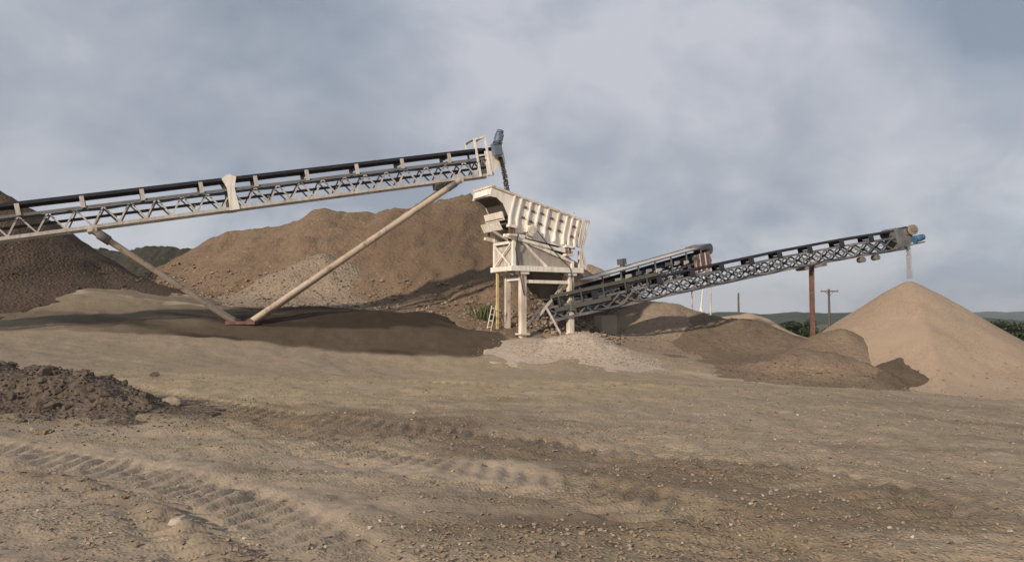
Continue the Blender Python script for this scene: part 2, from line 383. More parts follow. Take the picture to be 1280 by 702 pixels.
def zones(x, y):
    r = np.hypot(x, y); z = {}
    bk = bank(x, y)+.35*fbm(x*.6, y*.6, 71, 4)
    top = sstep(16, 4.5, bk)
    dk = sstep(-.15, .25, bk)*(.35+.65*top)*sstep(70, 50, r)
    dk *= .30+.55*sstep(-.2, .25, fbm(x*.10, y*.55, 77, 4))+.5*sstep(9, 3, bk)
    dk *= .42+.58*sstep(-21, -10, x+3*fbm(x*.2, y*.5, 78, 3))
    z['dark'] = np.clip(dk, 0, 1)
    dm = .75*band(x, y, wet_b, .55, .9, 81, 1.1)+.45*band(x, y, wet_c, .4, .7, 82, .9)
    dm += .5*sstep(.1, .5, fbm(x*.25, y*.9, 83, 4))*sstep(30, 12, r)
    dm += .55*band(x, y, ridge_a, .12, .35, 84, .3)
    dm += .45*sstep(3.2, 1.0, np.hypot((x+8.2), (y-13.6)*1.3))
    z['damp'] = np.clip(dm, 0, .9)
    yl = sstep(7.5, 2.5, np.hypot((x+4.5)*.55, (y-21)*.8)+2*fbm(x*.4, y*.4, 85, 3))
    z['yellow'] = np.clip(yl*.8+.35*sstep(0, .5, fbm(x*.15, y*.15, 86, 3)), 0, 1)
    fn = .65*band(x, y, track_a, .7, .6, 87, .6)+.7*band(x, y, [G(380, 566), G(520, 572), G(640, 590)], .2, .5, 88, .6)
    fn += .8*sstep(-1.2, -2.4, x-(-1.2-(y-5.5)*1.0))*sstep(9.5, 6, y)
    fn += .7*sstep(.12, .5, fbm(x*.3, y*1.1, 89, 4))*sstep(40, 15, r)
    pl = .8*band(x, y, [tuple(P(*q)[:2]) for q in ((838, 458, 32.3), (920, 470, 31.6), (1010, 482, 30.6), (1140, 494, 29.2), (1290, 503, 27.5))], .25, .8, 95, 1.0)
    pl += .75*band(x, y, [tuple(P(*q)[:2]) for q in ((170, 372, 44), (330, 386, 43.5), (480, 391, 42), (600, 395, 41))], .5, .9, 96, 1.6)
    pl += .6*band(x, y, [tuple(P(*q)[:2]) for q in ((-40, 384, 37), (120, 380, 39), (260, 388, 39))], .1, .5, 97, 1.4)
    z['pale'] = np.clip(pl, 0, .85)
    z['fines'] = np.clip(fn, 0, 1)
    z['grass'] = np.clip(sstep(105, 150, r)*(.75+.5*fbm(x*.03, y*.03, 90, 4)), 0, 1)
    return z
zn = zones(XX.ravel(), YY.ravel())
for k, v in zn.items():
    a = gme.attributes.new(k, 'FLOAT', 'POINT'); a.data.foreach_set('value', v.astype(np.float32))
link('ground', gme, kind='structure', label='tan gravel yard floor with tyre tracks and a dark soil bank, its shade put into the colour')

# far land
def ridge_land(name, d, x0, x1, prof, depth, base, mat, seed, amp, n=240, m=24, **kw):
    xs = np.linspace(x0, x1, n); v = np.linspace(0, 1, m); X, V_ = np.meshgrid(xs, v)
    top = np.interp(X, [p[0] for p in prof], [p[1] for p in prof])
    sh = np.where(V_ < .5, V_*2, 2-V_*2)**.8
    Y = d+(V_-.5)*depth*2
    Z = base+(top-base)*sh+amp*fbm(X*90/(x1-x0), Y*.01, seed, 5)*sh*(1 if amp else 0)
    i = np.arange(n*m).reshape(m, n)
    f = np.stack([i[:-1, :-1], i[:-1, 1:], i[1:, 1:], i[1:, :-1]], -1).reshape(-1, 4)
    return link(name, np_mesh(name, np.stack([X.ravel(), Y.ravel(), Z.ravel()], -1), f, mat), kind='structure', **kw)
M_hill = soil('wooded_hill', (.030, .045, .026), (.055, .068, .038), (.10, .10, .07), .012, .06, .3, .6, 3.)
M_spoil = soil('dark_spoil', (.060, .052, .040), (.04, .042, .028), (.09, .08, .06), .05, .6, .2, .6, .6)
def prof(d, pts): return [((px-640)/F*d, CAMZ+(398-py)/F*d) for px, py in pts]
ridge_land('hills', 1500, -3000, 3000, prof(1500, [(-1400, 380), (0, 385), (400, 392), (880, 392), (950, 391), (1010, 390), (1100, 391), (1240, 400), (1300, 402), (2600, 396)]), 420, -9, M_hill, 5, 8, label='low dark blue green hills along the horizon')
ridge_land('far_hills', 4600, -6500, 6500, prof(4600, [(-900, 388), (500, 394), (900, 393), (1130, 392), (1185, 391), (1240, 390), (1400, 388), (2100, 390)]), 700, -9, M_hill, 6, 16, label='faint bluish far hills behind the sand cone')
hill = ridge_land('spoil_hill', 190, -125, -62, prof(190, [(-20, 370), (60, 335), (110, 306), (135, 308), (150, 311), (185, 304), (215, 305), (248, 309), (290, 330), (340, 352)]), 34, -8, M_spoil, 8, .6, n=120, m=30, label='dark hill seen between the dark pile and the big gravel pile')
# ------------------------------------------------------------------ stockpiles
def pile_z(x, y, ridge, slope, rnd, amp, fr, seed, arris=None, rill=0.):
    z = np.full(x.shape, -1e9)
    wx = x+.5*fbm(x*.35, y*.35, seed+40, 3)*amp*2; wy = y+.5*fbm(x*.35, y*.35, seed+50, 3)*amp*2
    tn = math.tan(R(slope))
    segs = list(zip(ridge[:-1], ridge[1:])) if len(ridge) > 1 else [(ridge[0], ridge[0])]
    for a, b in segs:
        dx, dy = b[0]-a[0], b[1]-a[1]; l2 = dx*dx+dy*dy
        t = np.clip(((wx-a[0])*dx+(wy-a[1])*dy)/l2, 0, 1) if l2 > 1e-6 else np.zeros(x.shape)
        d = np.hypot(wx-a[0]-t*dx, wy-a[1]-t*dy)
        if arris is not None:
            an = np.arctan2(y-a[1], x-a[0])-arris[0]; an = (an+np.pi) % (2*np.pi)-np.pi
            d = d*(1-arris[1]*np.exp(-np.abs(an)/arris[2]))
        s = np.sqrt(d*d+rnd*rnd)-rnd
        zz = a[2]+(b[2]-a[2])*t-tn*s
        z = np.maximum(z, zz)
    z = z+amp*fbm(x*fr, y*fr, seed, 5, .55)
    if rill:
        a = np.arctan2(y-ridge[-1][1], x-ridge[-1][0])
        z = z+rill*1.3*fbm(x*.38+.4*fbm(x*.4, y*.4, seed+3, 2), y*.07, seed+19, 5, .6)
        z = z+rill*fbm(a*9, np.hypot(x-ridge[-1][0], y-ridge[-1][1])*.12, seed+9, 4, .6)
    return z
def make_pile(name, ridge, slope, mat, label, seed, cell=.22, rnd=.5, amp=.15, fr=.8, foot=.0, arris=None, rill=0., stones=None, group=None, cat='stockpile', toe=.6):
    ridge = [tuple(r) for r in ridge]
    zb = min(gz(r[0], r[1]) for r in ridge)-1.5
    ext = (max(r[2] for r in ridge)-zb)/math.tan(R(slope))+1.5
    if arris: ext *= 1.4
    x0, x1 = min(r[0] for r in ridge)-ext, max(r[0] for r in ridge)+ext
    y0, y1 = min(r[1] for r in ridge)-ext, max(r[1] for r in ridge)+ext
    xs = np.arange(x0, x1, cell); ys = np.arange(y0, y1, cell); X, Y = np.meshgrid(xs, ys)
    Z = pile_z(X, Y, ridge, slope, rnd, amp, fr, seed, arris, rill); T = terrain(X, Y, False)
    h = Z-T; hr = h
    h = np.where(h < toe*2, toe*2*np.exp(np.clip(h/(toe*2), -4, 1)-1), h)-.06-toe*2*math.exp(-2.2)   # concave run-out at the toe
    keep = h > -.10
    Z = np.where(h < -.07, T-.5, T+h)
    i = np.arange(X.size).reshape(X.shape)
    f = np.stack([i[:-1, :-1], i[:-1, 1:], i[1:, 1:], i[1:, :-1]], -1).reshape(-1, 4)
    f = f[keep.ravel()[f].any(1)]
    u, inv = np.unique(f, return_inverse=True); f = inv.reshape(-1, 4)
    c = np.array([np.mean([r[0] for r in ridge]), np.mean([r[1] for r in ridge])]); cz = gz(*c)
    V = np.stack([X.ravel()[u]-c[0], Y.ravel()[u]-c[1], Z.ravel()[u]-cz], -1)
    o = link(name, np_mesh(name, V, f, mat), None, Matrix.Translation((c[0], c[1], cz)), label=label, cat=cat, group=group)
    if stones:
        n, smin, smax, smat, sel = stones
        hz = h.ravel()
        ring = np.nonzero((hr.ravel() > -.9) & (hz < .03) & (Y.ravel() < c[1]+1.0))[0]
        cand = np.nonzero((hz > .02) & sel(X.ravel(), Y.ravel(), hz) & (Y.ravel() < c[1]+1.0))[0]
        if len(cand):
            k = rng.choice(cand, n)
            me = scatter_mesh(X.ravel()[k]+rng.uniform(-.5, .5, n)*cell-c[0], Y.ravel()[k]+rng.uniform(-.5, .5, n)*cell-c[1], Z.ravel()[k]-cz, smin, smax, smat)
            s = link('loose_stones', me, o, wmat(o), kind='stuff')
            if len(ring):
                k = rng.choice(ring, n//2); xr, yr = X.ravel()[k]+rng.uniform(-.5, .5, n//2)*cell, Y.ravel()[k]+rng.uniform(-.5, .5, n//2)*cell
                link('spilled_stones', scatter_mesh(xr-c[0], yr-c[1], terrain(xr, yr)-cz, smin*.8, smax*.7, smat), o, wmat(o), kind='stuff')
    return o
def rock_bm(n=14, seed=0, flat=.7):
    r = random.Random(seed); bm = bmesh.new()
    for _ in range(n):
        v = Vector((r.gauss(0, 1), r.gauss(0, 1), r.gauss(0, 1))).normalized()*r.uniform(.8, 1.05)
        bm.verts.new((v.x*.55, v.y*.5, v.z*.5*flat))
    bmesh.ops.convex_hull(bm, input=bm.verts)
    for v in [v for v in bm.verts if not v.link_faces]: bm.verts.remove(v)
    return bm
_tpl = []
for s in range(6):
    b_ = rock_bm(10, 100+s, .75); bmesh.ops.triangulate(b_, faces=b_.faces); b_.verts.index_update()
    _tpl.append((np.array([v.co[:] for v in b_.verts]), np.array([[v.index for v in f.verts] for f in b_.faces]))); b_.free()
def scatter_mesh(x, y, z, smin, smax, mat, power=2.5, sink=.2):
    Vs, Fs, o = [], [], 0; n = len(x)
    sz = smin+(smax-smin)*rng.random(n)**power; kind = rng.integers(0, 6, n); ang = rng.random(n)*6.283
    for k in range(6):
        m = np.nonzero(kind == k)[0]
        if not len(m): continue
        tv, tf = _tpl[k]; c, s = np.cos(ang[m])[:, None], np.sin(ang[m])[:, None]
        q = rng.uniform(.75, 1.25, (len(m), 3))*sz[m][:, None]
        vx = tv[None, :, 0]*q[:, 0:1]; vy = tv[None, :, 1]*q[:, 1:2]; vz = tv[None, :, 2]*q[:, 2:3]
        V = np.stack([vx*c-vy*s+x[m][:, None], vx*s+vy*c+y[m][:, None], vz+(z[m]+sz[m]*sink)[:, None]], -1)
        Fs.append((tf[None]+(np.arange(len(m))*len(tv))[:, None, None]+o).reshape(-1, 3)); Vs.append(V.reshape(-1, 3)); o += V.shape[0]*V.shape[1]
    return np_mesh('stones', np.concatenate(Vs), np.concatenate(Fs), mat, False)
def PR(*pts): return [P(*p) for p in pts]
low = lambda hm: (lambda x, y, h: (h < hm))
left_ridge = PR((-330, 175, 52), (-190, 172, 50), (-90, 190, 47), (-20, 237, 46), (60, 301, 46), (112, 322, 45.5), (160, 338, 45))
make_pile('stockpile', PR((-330, 175, 52), (-190, 172, 50), (-90, 190, 47), (-20, 237, 46), (60, 301, 46), (112, 322, 45.5), (160, 338, 45)), 33, M_darkp, 'dark brown stockpile cut off by the left edge of the photo', 11, .3, .8, .35, .5, rill=.15,
          stones=(320, .06, .28, M_clod, low(1.4)), group='stockpiles in the yard')
make_pile('stockpile', PR((225, 326, 58), (262, 300, 57), (285, 287, 56), (330, 281, 55.5), (385, 268, 55), (430, 256, 54.5), (470, 260, 54.2), (500, 251, 54), (545, 245, 53.6), (585, 246, 53), (605, 262, 52)), 33, M_main, 'largest stockpile, brown gravel with a bumpy crest behind the pale screen tower', 23, .2, .45, .50, .38, rill=.27,
          stones=(2000, .07, .30, M_mainl, low(1.7)), group='stockpiles in the yard')
make_pile('stockpile', PR((352, 345, 46.6), (402, 311, 47.4), (425, 320, 47), (465, 345, 46.2), (505, 366, 45.2)), 32, M_front, 'paler gravel heap leaning on the front of the largest stockpile', 31, .18, .6, .22, .7,
          stones=(1100, .05, .20, M_front, low(9)), group='stockpiles in the yard')
make_pile('stockpile', PR((600, 352, 44.2), (640, 345, 44.5), (590, 362, 43.2)), 32, M_coarse, 'coarse grey stone heap just left of the screen tower legs', 37, .16, .5, .25, .9,
          stones=(2600, .08, .34, M_mainl, low(9)), group='stockpiles in the yard')
make_pile('stockpile', PR((712, 334, 56), (735, 329, 56), (748, 336, 56)), 35, M_mainl, 'gravel peak showing just right of the screen tower above the conveyors', 41, .25, .5, .25, .7, group='stockpiles in the yard')
make_pile('stockpile', PR((664, 426, 35.2), (695, 417, 35.6), (728, 411, 35.7), (762, 426, 35.0), (785, 443, 34.4)), 30, M_berm, 'low pale washed gravel heap in front of the screen tower', 43, .1, .5, .10, 1.2,
          stones=(2600, .02, .09, M_berm, low(9)), group='stockpiles in the yard', toe=.25)
make_pile('stockpile', PR((775, 382, 44.5), (812, 375, 44.5), (845, 377, 44.8), (868, 384, 45)), 29, M_brown2, 'brown fines heap under the dark conveyor right of the pale gravel heap', 47, .15, .5, .32, .6, stones=(900, .03, .13, M_brown2, low(.8)), group='stockpiles in the yard')
make_pile('stockpile', PR((880, 386, 43.2), (925, 391, 42.4), (975, 408, 40.6)), 28, M_brown3, 'dark brown heap below the white trestle posts', 53, .15, .5, .34, .6, group='stockpiles in the yard')
make_pile('stockpile', PR((905, 393, 60), (935, 389, 60), (948, 393, 60)), 30, M_sand, 'small light sand heap behind the dark brown heap and the short pole', 59, .2, .4, .15, .7, group='stockpiles in the yard')
make_pile('stockpile', PR((965, 446, 34.6), (1000, 432, 34.6), (1040, 434, 34.0), (1085, 455, 33)), 27, M_brown, 'low rounded tan heap at the left foot of the sand cone', 61, .12, .5, .26, .8, stones=(900, .03, .13, M_brown, low(.8)), group='stockpiles in the yard', toe=.4)
make_pile('stockpile', PR((1030, 412, 37.4), (1048, 405, 37.4)), 33, M_brown, 'brown heap lapping over the left flank of the sand cone', 67, .2, .5, .18, .7, group='stockpiles in the yard')
make_pile('stockpile', PR((1106, 463, 32.2), (1124, 441, 34.2), (1139, 462, 32.2)), 31, M_brown4, 'small dark heap standing in for shade at the front foot of the sand cone', 71, .1, .35, .14, 1.1, group='stockpiles in the yard', toe=.2)  # heap added so its colour gives the shadow patch on the cone
apex = P(1137, 347, 40)
make_pile('stockpile', [apex, apex+Vector((.5, .6, -.12))], 34, M_sand, 'tall conical tan sand stockpile under the dark conveyor head', 73, .14, .35, .09, .7, rill=.02, stones=(900, .03, .13, M_sand, low(.8)), arris=(R(-110), .29, .48), group='stockpiles in the yard', toe=.5)

make_pile('stockpile', PR((606, 258, 53.2), (622, 268, 52.5), (640, 296, 51)), 34, soil('sunlit_strip_sand', (.30, .225, .16), (.265, .20, .142), (.42, .33, .25), .4, 8, .2, .5, .06), 'lighter flank of gravel, sunlight put into its colour, between the largest stockpile and the screen tower', 79, .2, .5, .2, .7, group='stockpiles in the yard')  # separate paler heap paints the sunlit edge of the largest pile
# ------------------------------------------------------------------ rubble heap in the foreground
rr = PR((-160, 460, 15.2), (-40, 455, 15), (30, 456, 14.8), (100, 463, 14.4), (135, 478, 14.1), (166, 497, 13.7))
rub = make_pile('rubble_heap', rr, 30, M_clod, 'low heap of dark broken rock at the left edge of the foreground', 83, .07, .3, .22, 2.2, cat='rubble', toe=.12, stones=(3200, .015, .075, M_rock, low(9)))
rock_me = [bm_mesh('rock', rock_bm(15, 300+i, .82), M_rock) for i in range(10)]
def rubz(x, y): return pile_z(x, y, [tuple(r) for r in rr], 30, .3, .22, 2.2, 83)
cnt = 0
while cnt < 290:
    t = rng.random(); i = min(int(t*5), 4); f_ = t*5-i; c = rr[i].lerp(rr[i+1], f_)
    x = c.x+rng.normal(0, .35); y = c.y+rng.normal(-.55, .6)
    z = float(rubz(np.array([x]), np.array([y]))[0]); g = gz(x, y)
    if x < -13 or y < 12.2: continue
    z = max(z-.10, g)
    s = .045+.22*rng.random()**2.0
    if z < g+.06: s *= .6
    m = Matrix.Translation((x, y, z+.10*s)) @ Matrix.Rotation(rng.random()*6.28, 4, 'Z') @ Matrix.Rotation(rng.normal(0, .45), 4, 'X') @ Matrix.Rotation(rng.normal(0, .45), 4, 'Y') @ Matrix.Diagonal((s*rng.uniform(.9, 1.3), s, s*rng.uniform(.75, 1.1), 1))
    link('rock', rock_me[cnt % 10], rub, m); cnt += 1
# single stones in the yard
for k, (px, py, s, mt, lb) in enumerate([(231, 646, .15, M_pale, 'pale fist sized stone by the tyre track in the near foreground'),
                                         (216, 504, .32, M_tan, 'flat brown rock just right of the dark rubble heap'),
                                         (195, 473, .22, M_rock, 'small dark block of rock behind the right end of the rubble heap'),
                                         (55, 534, .26, M_tan, 'flat tan stone in front of the dark rubble heap')]):
    gx, gy = G(px, py+4); o = link('stone', bm_mesh('stone', rock_bm(16, 500+k, .8), mt), None, Matrix.Translation((gx, gy, gz(gx, gy)+s*.22)) @ Matrix.Diagonal((s*1.2, s, s, 1)), label=lb, cat='stone', group='single stones lying in the yard')

# loose gravel over the yard
n = 46000
gy_ = 4.6+26*rng.random(n)**2.0; gx_ = (rng.random(n)-.5)*2*(.68*gy_+.6)
den_ = .5+.8*fbm(gx_*.5, gy_*.8, 91, 4)
zz_ = zones(gx_, gy_)
den_ *= 1-.85*zz_['fines']; den_ += .6*band(gx_, gy_, ridge_a, .15, .3, 84, .2)
kp = rng.random(n) < np.clip(den_, .04, 1); gx_, gy_ = gx_[kp], gy_[kp]
gv = rng.random(len(gx_))
for q, (mt, lo_, hi_) in enumerate([(soil('loose_gravel_tan', (.33, .25, .18), (.27, .2, .145), (.45, .37, .28), 3., 30, .3, .3, .01), 0, .62), (soil('loose_gravel_brown', (.21, .16, .12), (.25, .19, .145), (.3, .24, .19), 3., 30, .3, .3, .01), .62, .86), (M_pale, .86, 1.01)]):
    m_ = (gv >= lo_) & (gv < hi_); x_, y_ = gx_[m_], gy_[m_]
    link('loose_gravel', scatter_mesh(x_, y_, terrain(x_, y_), .012, (.05, .055, .045)[q], mt, 3.0), kind='stuff', label=('tan', 'dark brown', 'pale')[q]+' loose gravel strewn over the yard floor', cat='gravel')

# ------------------------------------------------------------------ conveyors
def conveyor(loc_root, T, H, w, hgt, gap, trough, step, mats, label, name='belt_conveyor', idler=2.3, xlat=False, belt_w=None, bend=0., stand_w=.16, lb=.06):
    """T,H = ends of the NEAR bottom chord; the truss lies w further back. returns frame for extra parts"""
    mc, ml, ms, mt = mats            # chords, lattice, idler stands, top chord
    T = Vector(T); H = Vector(H); A = (H-T).normalized(); S = Vector((0, 0, 1)).cross(A).normalized()   # S points to the left of travel = away from camera
    U = A.cross(S); Ln = (H-T).length
    root = empty(name, loc_root, label=label, cat='conveyor', group='belt conveyors')
    def at(s, v, u): return T+A*s+S*v+U*(u-bend*max(0., s/Ln-.55)**2/.2025)
    def run(name, v, u, a, b, w_, h_, m_):           # a long member, in lengths where the truss bends
        k_ = max(1, round((b-a)/3.0)) if bend else 1
        for i in range(k_): bar(name, at(a+(b-a)*i/k_, v, u), at(a+(b-a)*(i+1)/k_, v, u), w_, h_, m_, root, up=U)
    jr = random.Random(int(Ln*100))
    jj = lambda: jr.uniform(-.035, .035)
    for v in (0, w):
        run('bottom_chord', v, 0, 0, Ln, .13, .13, mc)
        run('top_chord', v, hgt, 0, Ln, .10, .10, mt)
        nb = max(2, round(Ln/step)); ds = Ln/nb
        for k in range(nb):
            s0, s1, s2 = k*ds, (k+.5)*ds, (k+1)*ds
            if xlat:
                bar('lattice_bar', at(s0+jj(), v, .05), at(s2+jj(), v, hgt-.04), lb*jr.uniform(.8, 1.2), lb, ml, root, up=U)
                bar('lattice_bar', at(s0+jj(), v+.06, hgt-.04), at(s2+jj(), v+.06, .05), lb*jr.uniform(.8, 1.2), lb, ml, root, up=U)
            else:
                bar('lattice_bar', at(s0+jj(), v, .05), at(s1+jj(), v, hgt-.04), lb*jr.uniform(.8, 1.15), lb, ml, root, up=U)
                bar('lattice_bar', at(s1+jj(), v, hgt-.04), at(s2+jj(), v, .05), lb*jr.uniform(.8, 1.15), lb, ml, root, up=U)
    for k in range(0, int(Ln/1.9)+1):
        s = min(k*1.9, Ln-.05)
        bar('cross_member', at(s, 0.03, 0), at(s, w-.03, 0), .07, .07, ml, root, up=U)
    # belt: troughed carrying run
    bw = belt_w or w*.95; hb = hgt+gap
    sec = [(-.02, trough), (bw*.27, 0), (bw*.73, 0), (bw+.02, trough)]
    th = .035; o0 = (w-bw)/2
    prof_ = [(a+o0, b) for a, b in sec]+[(a+o0, b-th) for a, b in sec[::-1]]
    bm = bmesh.new(); ns = max(2, int(Ln/1.0)); rows = []
    for k in range(ns+1):
        s = Ln*k/ns; sag = -.018*abs(math.sin(math.pi*s/idler))
        rows.append([bm.verts.new(at(s, a, hb+b+sag)) for a, b in prof_])
    for a, b in zip(rows[:-1], rows[1:]):
        for i in range(len(prof_)): j = (i+1) % len(prof_); bm.faces.new((a[i], a[j], b[j], b[i]))
    bm.faces.new(rows[0]); bm.faces.new(rows[-1][::-1]); bmesh.ops.recalc_face_normals(bm, faces=bm.faces)
    link('carrying_belt', bm_mesh('carrying_belt', bm, M_belt), root)
    run('return_belt', w/2, hgt*.52, 0, Ln, w*.8, .03, M_belt)
    # side skirt along the belt edge, near and far
    for v in (-.05, w+.05):
        run('belt_edge_skirt', v, hb+trough*.52, .3, Ln-.4, .03, trough, M_belt)
    k = 0; s = idler*.4
    while s < Ln-.4:
        fr = empty('idler_set', at(s, w/2, hgt)); fr.parent = root; fr.matrix_basis = wmat(root).inverted() @ Matrix.Translation(at(s, w/2, hgt))
        for v, sg in ((-.075, 1), (w+.075, -1)):
            bar('stand', at(s, v, hgt-.02), at(s, v, hb+trough*.45), .05, stand_w, ms, fr, up=A)
        bar('base_angle', at(s, -.045, hgt+.085), at(s, w+.045, hgt+.085), .08, .06, ms, fr, up=U)
        r = .06
        tube('roller', at(s, -.02, hb+trough-.13), at(s, w*.28, hb-.1), r, M_mid, fr)
        tube('roller', at(s, w*.29, hb-.1), at(s, w*.71, hb-.1), r, M_mid, fr)
        tube('roller', at(s, w*.72, hb-.1), at(s, w+.02, hb+trough-.13), r, M_mid, fr)
        s += idler*jr.uniform(.93, 1.07); k += 1
    for s in np.arange(1.5, Ln-1, 3.0):
        tube('return_roller', at(s, .07, hgt*.40), at(s, w-.07, hgt*.40), .05, M_mid, root)
    return root, at, A, S, U, Ln, hb

def cable(name, pts, sag, r, mat, parent):
    bm = bmesh.new(); rows = []
    q = []
    for a, b in zip(pts[:-1], pts[1:]):
        for i in range(6): t = i/6; q.append(a.lerp(b, t)-Vector((0, 0, sag*4*t*(1-t))))
    q.append(pts[-1])
    for i, c in enumerate(q):
        d = (q[min(i+1, len(q)-1)]-q[max(i-1, 0)]).normalized(); e = d.orthogonal().normalized(); f = d.cross(e)
        rows.append([bm.verts.new(c+(e*math.cos(k*math.pi/2)+f*math.sin(k*math.pi/2))*r) for k in range(4)])
    for a, b in zip(rows[:-1], rows[1:]):
        for k in range(4): bm.faces.new((a[k], a[(k+1) % 4], b[(k+1) % 4], b[k]))
    return link(name, bm_mesh(name, bm, mat, True), parent)
# --- conveyor feeding the screen tower
T0 = P(0, 298.5, 30); H0 = P(617, 217.5, 38.6)
d0 = (H0-T0).normalized(); T1 = T0-d0*9.5
pivot = P(305, 401, 35.6); pivot.z = gz(pivot.x, pivot.y)
c1, at, A, S, U, Ln, hb = conveyor(pivot, T1, H0, .95, .80, .38, .13, .98, (M_grey, M_grey, M_grey, M_mid), 'long pale lattice conveyor rising from the left edge to the screen tower', idler=2.28)  # top chord gets darker steel, putting its shade into the colour
def sx(px):     # distance along the conveyor of a photo column
    lo_, hi_ = 0., Ln
    for _ in range(40):
        m = (lo_+hi_)/2; q = at(m, 0, 0)
        if 640+F*q.x/q.y < px: lo_ = m
        else: hi_ = m
    return lo_
# splice plates
s = sx(291)
for v in (-.09, .95+.09):
    plate('splice_plate', [at(s-.20, v, -.08), at(s+.20, v, -.08), at(s+.15, v, .86), at(s+.30, v, 1.28), at(s+.05, v, 1.42), at(s-.05, v, 1.42), at(s-.30, v, 1.28), at(s-.15, v, .86)], S, .04, M_cream, c1)
# struts: a near and a far pipe on each side of the V
def bottom(px, v): return at(sx(px), v, -.08)
foot = pivot
for px, dxf, lab in ((574, .25, None), (112, -.25, None)):
    for v, off in ((.02, -.13), (.93, .13)):
        top = bottom(px, v); ft = Vector((foot.x+dxf*.7, foot.y+off*1.6, foot.z-.12))
        tube('strut', ft, top, .15 if px > 300 else .115, M_strut, c1)
        tube('collar', top+(ft-top).normalized()*.25, top+(ft-top).normalized()*.75, .17, M_mid, c1)
    s = sx(px); bar('strut_bracket', at(s, -.06, -.12), at(s, 1.01, -.12), .35, .12, M_grey, c1, up=U)
for k in range(2): tube('base_pin', (foot.x-.35+.7*k, foot.y-.42, foot.z+.03), (foot.x-.35+.7*k, foot.y+.42, foot.z+.03), .13, M_rust, c1)
box('base_plate', (foot.x, foot.y, foot.z-.02), (1.3, 0, 0), (0, 1.1, 0), (0, 0, .14), M_rust, c1)
# tensioner under the head
s = sx(551); box('counterweight', at(s, .47, -.22), A*.42, S*.5, U*.26, M_dark, c1)
# head frame, drum, motor
for v in (-.06, 1.01):
    plate('head_side_plate', [at(Ln-.35, v, -.05), at(Ln+.42, v, .30), at(Ln+.55, v, .72), at(Ln+.50, v, 1.05), at(Ln-.30, v, 1.15)], S, .05, M_cream, c1)
    for s, h in ((Ln-.72, 1.75), (Ln-.15, 1.85)):
        bar('head_post', at(s, v, -.05), at(s, v, h), .09, .09, M_cream, c1, up=A)
    bar('head_rail', at(Ln-.78, v, 1.75), at(Ln-.09, v, 1.85), .08, .09, M_cream, c1, up=U)
    bar('head_rail', at(Ln-.72, v, .95), at(Ln-.1, v, .98), .07, .07, M_cream, c1, up=U)
for s, h in ((Ln-.72, 1.75), (Ln-.15, 1.85)): bar('head_tie', at(s, -.06, h), at(s, 1.01, h), .07, .07, M_rust, c1, up=U)
tube('head_drum', at(Ln+.15, .05, hb-.12), at(Ln+.15, .90, hb-.12), .27, M_belt, c1)
tube('drum_shaft', at(Ln+.15, -.45, hb-.12), at(Ln+.15, 1.1, hb-.12), .05, M_mid, c1)
gb = at(Ln+.24, -.34, hb-.10)
gr = box('gearbox', gb, A*.42, S*.34, U*.50, M_slate, c1)
box('flange', gb+U*.30+A*.03, A*.48, S*.40, U*.07, M_slate, gr)
m0 = gb+U*.27+A*.06; m1 = gb+U*.78+A*.30
mo = tube('motor', m0, m1, .19, M_slate, c1)
mdir = (m1-m0).normalized()
tube('fan_cowl', m1, m1+mdir*.16, .17, M_slate, mo)
tube('end_bell', m0+mdir*.02, m0+mdir*.12, .23, M_slate, mo)
box('terminal_box', (m0+m1)/2-S*.22, A*.18, S*.14, mdir*.26, M_slate, mo)
for k in range(8):
    a = k*math.pi/4; e1 = mdir.orthogonal().normalized(); e2 = mdir.cross(e1); r_ = e1*math.cos(a)+e2*math.sin(a)
    bar('cooling_fin', m0+mdir*.22+r_*.195, m1-mdir*.03+r_*.195, .02, .05, M_slate, mo, up=r_)
plate('discharge_chute', [at(Ln+.48, .0, .25), at(Ln+.72, .0, .40), at(Ln+.72, .0, 1.0), at(Ln+.48, .0, 1.1)], S, .05, M_cream, c1)
cable('power_cable', [at(s_, -.09, .72-.04*(i_ % 2)) for i_, s_ in enumerate(np.linspace(3, Ln-.3, 13))], .10, .022, M_belt, c1)
stream1 = at(Ln+.55, .45, .95)
# ------------------------------------------------------------------ screen tower
TH = R(30)
LX = Vector((math.cos(TH), math.sin(TH), 0)); LY = Vector((-math.sin(TH), math.cos(TH), 0)); UZ = Vector((0, 0, 1))
O = Vector((0.02, 36.5, 0)); BW, BL = 1.75, 3.75
O.z = P(640, 418, 36.5).z
tw = empty('screen_tower', O+LX*BL/2+LY*BW/2, TH, label='cream steel tower carrying a sloping vibrating screen, beside the largest stockpile', cat='screen tower')
tw.matrix_basis = Matrix.Translation(O+LX*BL/2+LY*BW/2) @ Matrix.Rotation(TH, 4, 'Z')
def tp(l, wd, z): return O+LX*l+LY*wd+UZ*z            # tower coordinates: along, across (away), up
ZB = 3.03      # base frame level
# legs
for l, wd in ((.62, .15), (3.28, .15), (.62, 1.60), (3.28, 1.60)):
    lg = bar('leg', tp(l, wd, -.5), tp(l, wd, ZB-.12), .27, .27, M_creamr, tw, up=LX)
    box('cap_plate', tp(l, wd, ZB-.19), LX*.46, LY*.46, UZ*.13, M_cream, lg)
    box('foot_plate', tp(l, wd, .02), LX*.5, LY*.5, UZ*.08, M_creamr, lg)
bar('leg', tp(.05, 1.5, -.5), tp(.05, 1.5, ZB-.12), .11, .11, M_yel, tw, up=LX, label='thin yellow prop at the left end')
